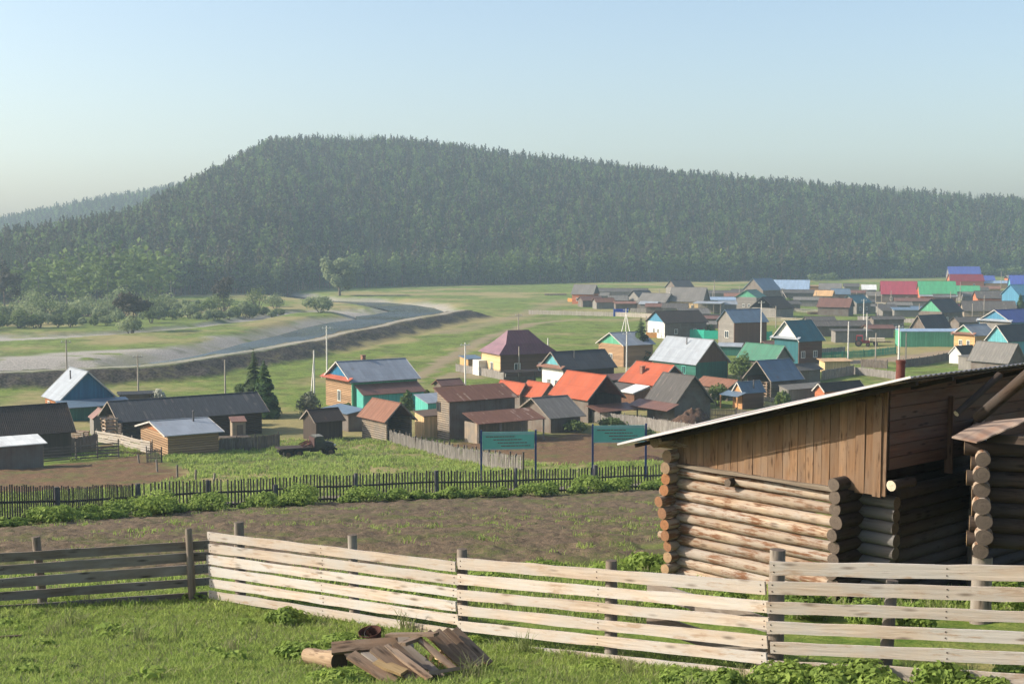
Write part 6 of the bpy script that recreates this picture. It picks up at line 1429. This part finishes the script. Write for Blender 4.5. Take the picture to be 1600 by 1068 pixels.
tree('brownish_pine', 'brown tinged pine standing among the river willows', gpt(350, 488), 9.5, 4.0, 7, LEAFD, 900, .5, .22, 2.4, 7, .4)
tree('brownish_pine', 'brown tinged pine cut by the picture edge above the willows', gpt(8, 492), 12.5, 5.5, 8, LEAFD, 1200, .6, .3, 3.4, 7, .4)
bush('willow_bush', 'wide willow bush alone on the gravel near the bend', gpt(500, 488), 6.0, 5.6, 9, LEAFW, 1800, .5)
rg = random.Random(17); k = 0
for x in range(-30, 440, 8):
    for row in range(2):
        if rg.random() < .16: continue
        yb = (513 - x * .045) + (-11 if row else 0) + rg.uniform(-4, 3); p = gpt(x + rg.uniform(-5, 5), yb); h = rg.choice([2.6, 3.4, 4.2, 5.2, 6.6]) * rg.uniform(.85, 1.15) * (.7 if row == 0 else 1.1)
        if abs(x - 208) < 16 and row == 0: continue
        lb = 'grey green willow bush in the thicket along the far river bank'
        bush('willow_bush', lb, p, h * rg.uniform(.5, .85), h, 100 + k, LEAFW if rg.random() < .55 else LEAFG, 520, .42, group='willow bushes along the far river bank'); k += 1
for i, (x, yb, h, w_, lb, m) in enumerate([(883, 442, 5, 3, 'tiny lone tree in the meadow before the forest wall', LEAFW), (781, 444, 5, 2.6, 'thin young tree near the dark forest edge', LEAFW), (1196, 436, 13, 8, 'round pale leafy tree before the forest wall', LEAFW), (1337, 433, 13, 5, 'upright leafy tree at the meadow edge', LEAFW), (1318, 434, 6, 4, 'small leafy tree beside the upright one at the meadow edge', LEAFW), (1438, 432, 14, 5, 'tall leafy tree left of the cobalt roof', LEAFW), (1453, 432, 13, 5, 'brownish tree beside the tall leafy one left of the cobalt roof', LEAFD), (1504, 430, 11, 5, 'brownish tree rising behind the cobalt roof', LEAFD)]):
    tree('meadow_tree', lb, gpt(x, yb), h, w_ * .8, 40 + i, m, 700, .8, .2, w_ * .5, 6, .25)
rg = random.Random(23)
for i in range(30):
    x = 1395 + i * 8 + rg.uniform(-4, 4); y = 434 - i * .16 + rg.uniform(-1, 1)
    bush('thicket_bush', 'dull green bush in the thicket behind the far right houses', gpt(x, y), rg.uniform(4, 7), rg.uniform(5, 8), 200 + i, LEAFG, 260, .9, group='thicket bushes at the far meadow edge', stems=False)
for i, (x, y) in enumerate([(1272, 439), (1290, 439), (1300, 438)]): bush('thicket_bush', 'low dull bush at the forest edge above the orange timber house', gpt(x, y), 4.5, 4, 240 + i, LEAFG, 260, .8, group='low bushes at the forest edge', stems=False)
for i, (x, yb, wpx, hpx, lb, m) in enumerate([(483, 652, 42, 42, 'silvery green bush behind the dark brown roofed shed', LEAFS), (636, 646, 24, 34, 'green bush in front of the turquoise porch', LEAFG), (1098, 592, 40, 40, 'large green bush at the corner of the silver roofed house', LEAFG), (1160, 596, 36, 42, 'yellow green bush below the dull green roof', LEAFG), (1122, 634, 40, 34, 'green bush left of the orange bathhouse', LEAFG), (1048, 520, 28, 30, 'dark green bush beside the ochre fence', LEAFG), (248, 632, 28, 24, 'white flowering bush behind the long black barn', BLOSSOM), (832, 646, 16, 16, 'small bright bush between the barns', LEAFG), (666, 622, 10, 12, 'tiny bush beside the turquoise slanted shed', LEAFG), (900, 676, 40, 20, 'low bush under the grey board roof eave', LEAFG), (955, 668, 46, 16, 'low weeds along the long close boarded fence', LEAFG), (1016, 690, 26, 20, 'low bush behind the second billboard', LEAFG), (1108, 524, 20, 14, 'small bush over the turquoise fence', LEAFG), (1222, 640, 24, 30, 'thin bush before the pale split fence', LEAFG), (390, 664, 40, 20, 'grassy shrub between the spruces and the yard', LEAFN), (1232, 478, 18, 12, 'dark low bush beside the drooping roof', LEAFG), (1005, 486, 12, 8, 'dark bush beside the pale roofed low shed', LEAFG), (375, 616, 18, 18, 'small bush on the meadow beside the spruces', LEAFG), (545, 640, 24, 10, 'low shrub beside the flat blue grey roof', LEAFG)]):
    p = gpt(x, yb); sc = p.y / F_PX; bush('garden_bush', lb, p, wpx * sc / 2, hpx * sc, 60 + i, m, 900, max(.18, 3.0 * sc), group='bushes between the houses')
# shrub row of nettles in front of the picket fence
rg = random.Random(31); k = 0
for a, b_ in zip(PICKET[:-1], PICKET[1:]):
    d = Vector((b_.x - a.x, b_.y - a.y, 0)); L = d.length; d /= L; n = Vector((-d.y, d.x, 0)); s = 0
    while s < L:
        w_ = rg.choice([.4, .5, .6, .8, 1.1]) * rg.uniform(.9, 1.1); hgt = w_ * rg.uniform(.75, 1.0); off = -1.5 + rg.uniform(-.3, .3); x, y = a.x + d.x * s + n.x * off, a.y + d.y * s + n.y * off
        bush('nettle_clump', 'leafy green weed clump in the row before the dark picket fence', Vector((x, y, gz(x, y) - .05)), w_, hgt, 300 + k, LEAFN, 1000, .095, 'weed clump', 'weed clumps before the picket fence', flat=.45, stems=False); k += 1
        s += w_ * rg.uniform(1.2, 2.1)
for i, (x, y, r, h, lb) in enumerate([(443, 978, .28, .26, 'leafy weed clump at the foot of the pale fence'), (536, 1012, .42, .26, 'broad weed patch left of the rusty bucket'), (470, 1030, .34, .32, 'dark leafy weed clump beside the sawn log'), (560, 1066, .30, .22, 'weeds growing below the heaped planks'), (520, 1072, .34, .24, 'weeds below the sawn log'), (740, 1010, .2, .2, 'small weed tuft between the planks and the fence'),
                                      (1075, 1074, .34, .30, 'nettles at the lower edge under the pale fence joint'), (1125, 1082, .3, .32, 'nettle clump left of the joint post'), (1230, 1076, .42, .42, 'big nettle clump right of the joint post'), (1290, 1080, .40, .38, 'nettle clump with a yellow flower patch'), (1345, 1078, .44, .44, 'nettle clump in the middle of the right fence section'), (1390, 1088, .3, .32, 'smaller nettle clump beside the middle one'), (1478, 1084, .34, .5, 'upright spiky nettle clump'), (1550, 1092, .3, .3, 'low weeds in the lower right corner'), (1600, 1080, .36, .42, 'nettles at the right picture edge'),
                                      (935, 1050, .3, .14, 'flat weeds under the lowest pale board'), (1360, 985, .36, .45, 'weeds behind the right fence section'), (1255, 965, .4, .45, 'weeds between the fence and the log shed'), (1430, 985, .3, .4, 'weeds beside the stump behind the fence'), (1570, 960, .4, .6, 'tall weeds below the dark log building'), (1140, 960, .35, .4, 'weeds under the left part of the log shed'), (1060, 955, .5, .3, 'weeds behind the middle fence section'), (960, 905, .7, .3, 'weed patch behind the fence near the garden'), (840, 895, .6, .22, 'weed patch at the garden edge'), (1010, 890, .5, .35, 'weed patch beside the corner of the log shed'), (760, 915, .6, .22, 'weed patch behind the fence joint'), (640, 935, .6, .2, 'green weeds showing between pale boards')]):
    bush('weed_clump', lb, gpt(x, y) - Vector((0, 0, .02)), r, h * (.72 if y > 1000 else 1), 500 + i, LEAFN, 1300 if y > 940 else 700, .048 if y > 940 else .075, 'weed clump', 'weed clumps in the foreground', flat=.4, stems=False)

# ------------------------------------------------------------------ grass
def sprig(seed, n, r, size, mat):
    V, Fq, T = leaf_cloud([(0, 0, r * .35, r, r, r * .45), (r * .5, 0, r * .3, r * .6, r * .5, r * .4)], n, size, seed, .5, .5); return np_mesh('weed_sprig', V, Fq, [mat], {'tint': T}, True, None, False)
def tuft(seed, n, h, r, mat, wd=.006):
    rg = np.random.default_rng(seed); V = []; Fq = []; T = []
    for i in range(n):
        a = rg.random() * 6.28; q = r * sqrt(rg.random()); b0 = np.array((cos(a) * q, sin(a) * q, -.01)); L = h * (.5 + .7 * rg.random()); ln = rg.normal(0, .34, 2); d = rg.random() * 3.14; s = np.array((cos(d), sin(d), 0)) * wd * (.7 + .6 * rg.random())
        m = b0 + np.array((ln[0] * .35, ln[1] * .35, .6)) * L; e = b0 + np.array((ln[0] * 1.1, ln[1] * 1.1, .92)) * L; j = len(V); V += [b0 - s, b0 + s, m + s * .8, m - s * .8, e + s * .15, e - s * .15]; Fq += [(j, j + 1, j + 2, j + 3), (j + 3, j + 2, j + 4, j + 5)]; T += [rg.random()] * 6
    return np_mesh('grass_tuft', V, Fq, [mat], {'tint': np.array(T)}, True, None, False)
GRASSM = m_leaf('grass_blades', (.170, .265, .050, 1), (.360, .450, .120, 1), (.290, .340, .095, 1), .5)
DRYM = m_leaf('dry_blades', (.30, .27, .16, 1), (.21, .25, .085, 1), (.16, .21, .065, 1), .4)
def grass():
    rg = np.random.default_rng(4)
    def field(n, x0, x1, y0, y1, cond, smin, smax, src, name):
        X = rg.uniform(x0, x1, n); Y = rg.uniform(y0, y1, n); k = cond(X, Y); X, Y = X[k], Y[k]; Z = gz(X, Y); m = len(X)
        s = rg.uniform(smin, smax, m) * (.55 + .9 * fbm(X / .9, Y / .9, 41)); scatter(name, np.stack([X, Y, Z], 1), np.stack([rg.normal(0, .1, m), rg.normal(0, .1, m), rg.uniform(0, 6.28, m)], 1), np.stack([s, s, s], 1), rg.integers(0, len(src), m), src)
    fe = [L0, L1, W1, W2, W3, W4]
    def near(X, Y): yl = np.interp(X, [p[0] for p in fe], [p[1] for p in fe]); return (np.abs(X / Y) < .43) & (Y < yl + 1.1 + .8 * vnoise(X, Y, 3))
    field(52000, -10.5, 7.5, 12.2, 23.5, near, .5, 1.15, [tuft(1, 28, .085, .12, GRASSM), tuft(2, 28, .105, .12, GRASSM), tuft(3, 24, .07, .12, GRASSM), tuft(4, 26, .09, .12, GRASSM), tuft(41, 12, .11, .10, DRYM)], 'grass')
    field(420, -10.5, 7.5, 12.2, 23.5, near, .5, 1.3, [sprig(61, 60, .13, .05, LEAFN), sprig(62, 40, .10, .045, LEAFG), sprig(63, 50, .16, .055, LEAFN), tuft(64, 40, .26, .1, DRYM, .005)], 'lawn_weeds')
    def gard(X, Y): s = sdf(X, Y, GARDEN); return (np.abs(X / Y) < .43) & (Y > 20) & (rg.random(len(X)) < np.where(s < 0, np.clip((fbm(X / 2.0, Y / 2.0, 51, 5) - .60) * 1.8, .01, .14), np.where(Y < 27, .5, .06))) & (sdf(X, Y, [(p.x, p.y) for p in LANE] + [(p.x - 1.0, p.y + 4.5) for p in reversed(LANE)]) > -10)
    field(42000, -26, 16, 18, 63, gard, .6, 1.1, [tuft(5, 16, .16, .2, GRASSM, .012), tuft(6, 16, .13, .22, DRYM, .012), tuft(7, 14, .14, .2, GRASSM, .012)], 'garden_weeds')
    def slope(X, Y): return (np.abs(X / Y) < .42) & (Y > np.interp(X, [p.x for p in PICKET], [p.y for p in PICKET]) + .6) & (sdf(X, Y, PEN) > .5) & (sdf(X, Y, YARD) > .5) & (seg_dist(X, Y, LANE) > 1.9) & (rg.random(len(X)) < np.clip((fbm(X / 5, Y / 5, 61) - .3) * 2.2, .1, 1))
    field(36000, -42, 30, 64, 150, slope, .6, 1.4, [tuft(8, 18, .26, .35, GRASSM, .03), tuft(9, 18, .22, .4, DRYM, .03), tuft(10, 20, .3, .35, GRASSM, .03)], 'meadow_grass')
grass()
# ------------------------------------------------------------------ the air
hz = MB(); hz.box((0, 640, 58.5), (3000, 1760, 131)); HAZE_D = .00029
b = N('haze'); pv = b.n('ShaderNodeVolumePrincipled'); pv.inputs['Color'].default_value = (.64, .83, .98, 1); pv.inputs['Density'].default_value = HAZE_D; pv.inputs['Anisotropy'].default_value = 0.25
b.l(pv.outputs[0], b.out.inputs['Volume'])
b.m.cycles.volume_sampling = 'DISTANCE'
o = hz.build('haze', b.m); o['kind'] = 'stuff'; o.display_type = 'WIRE'
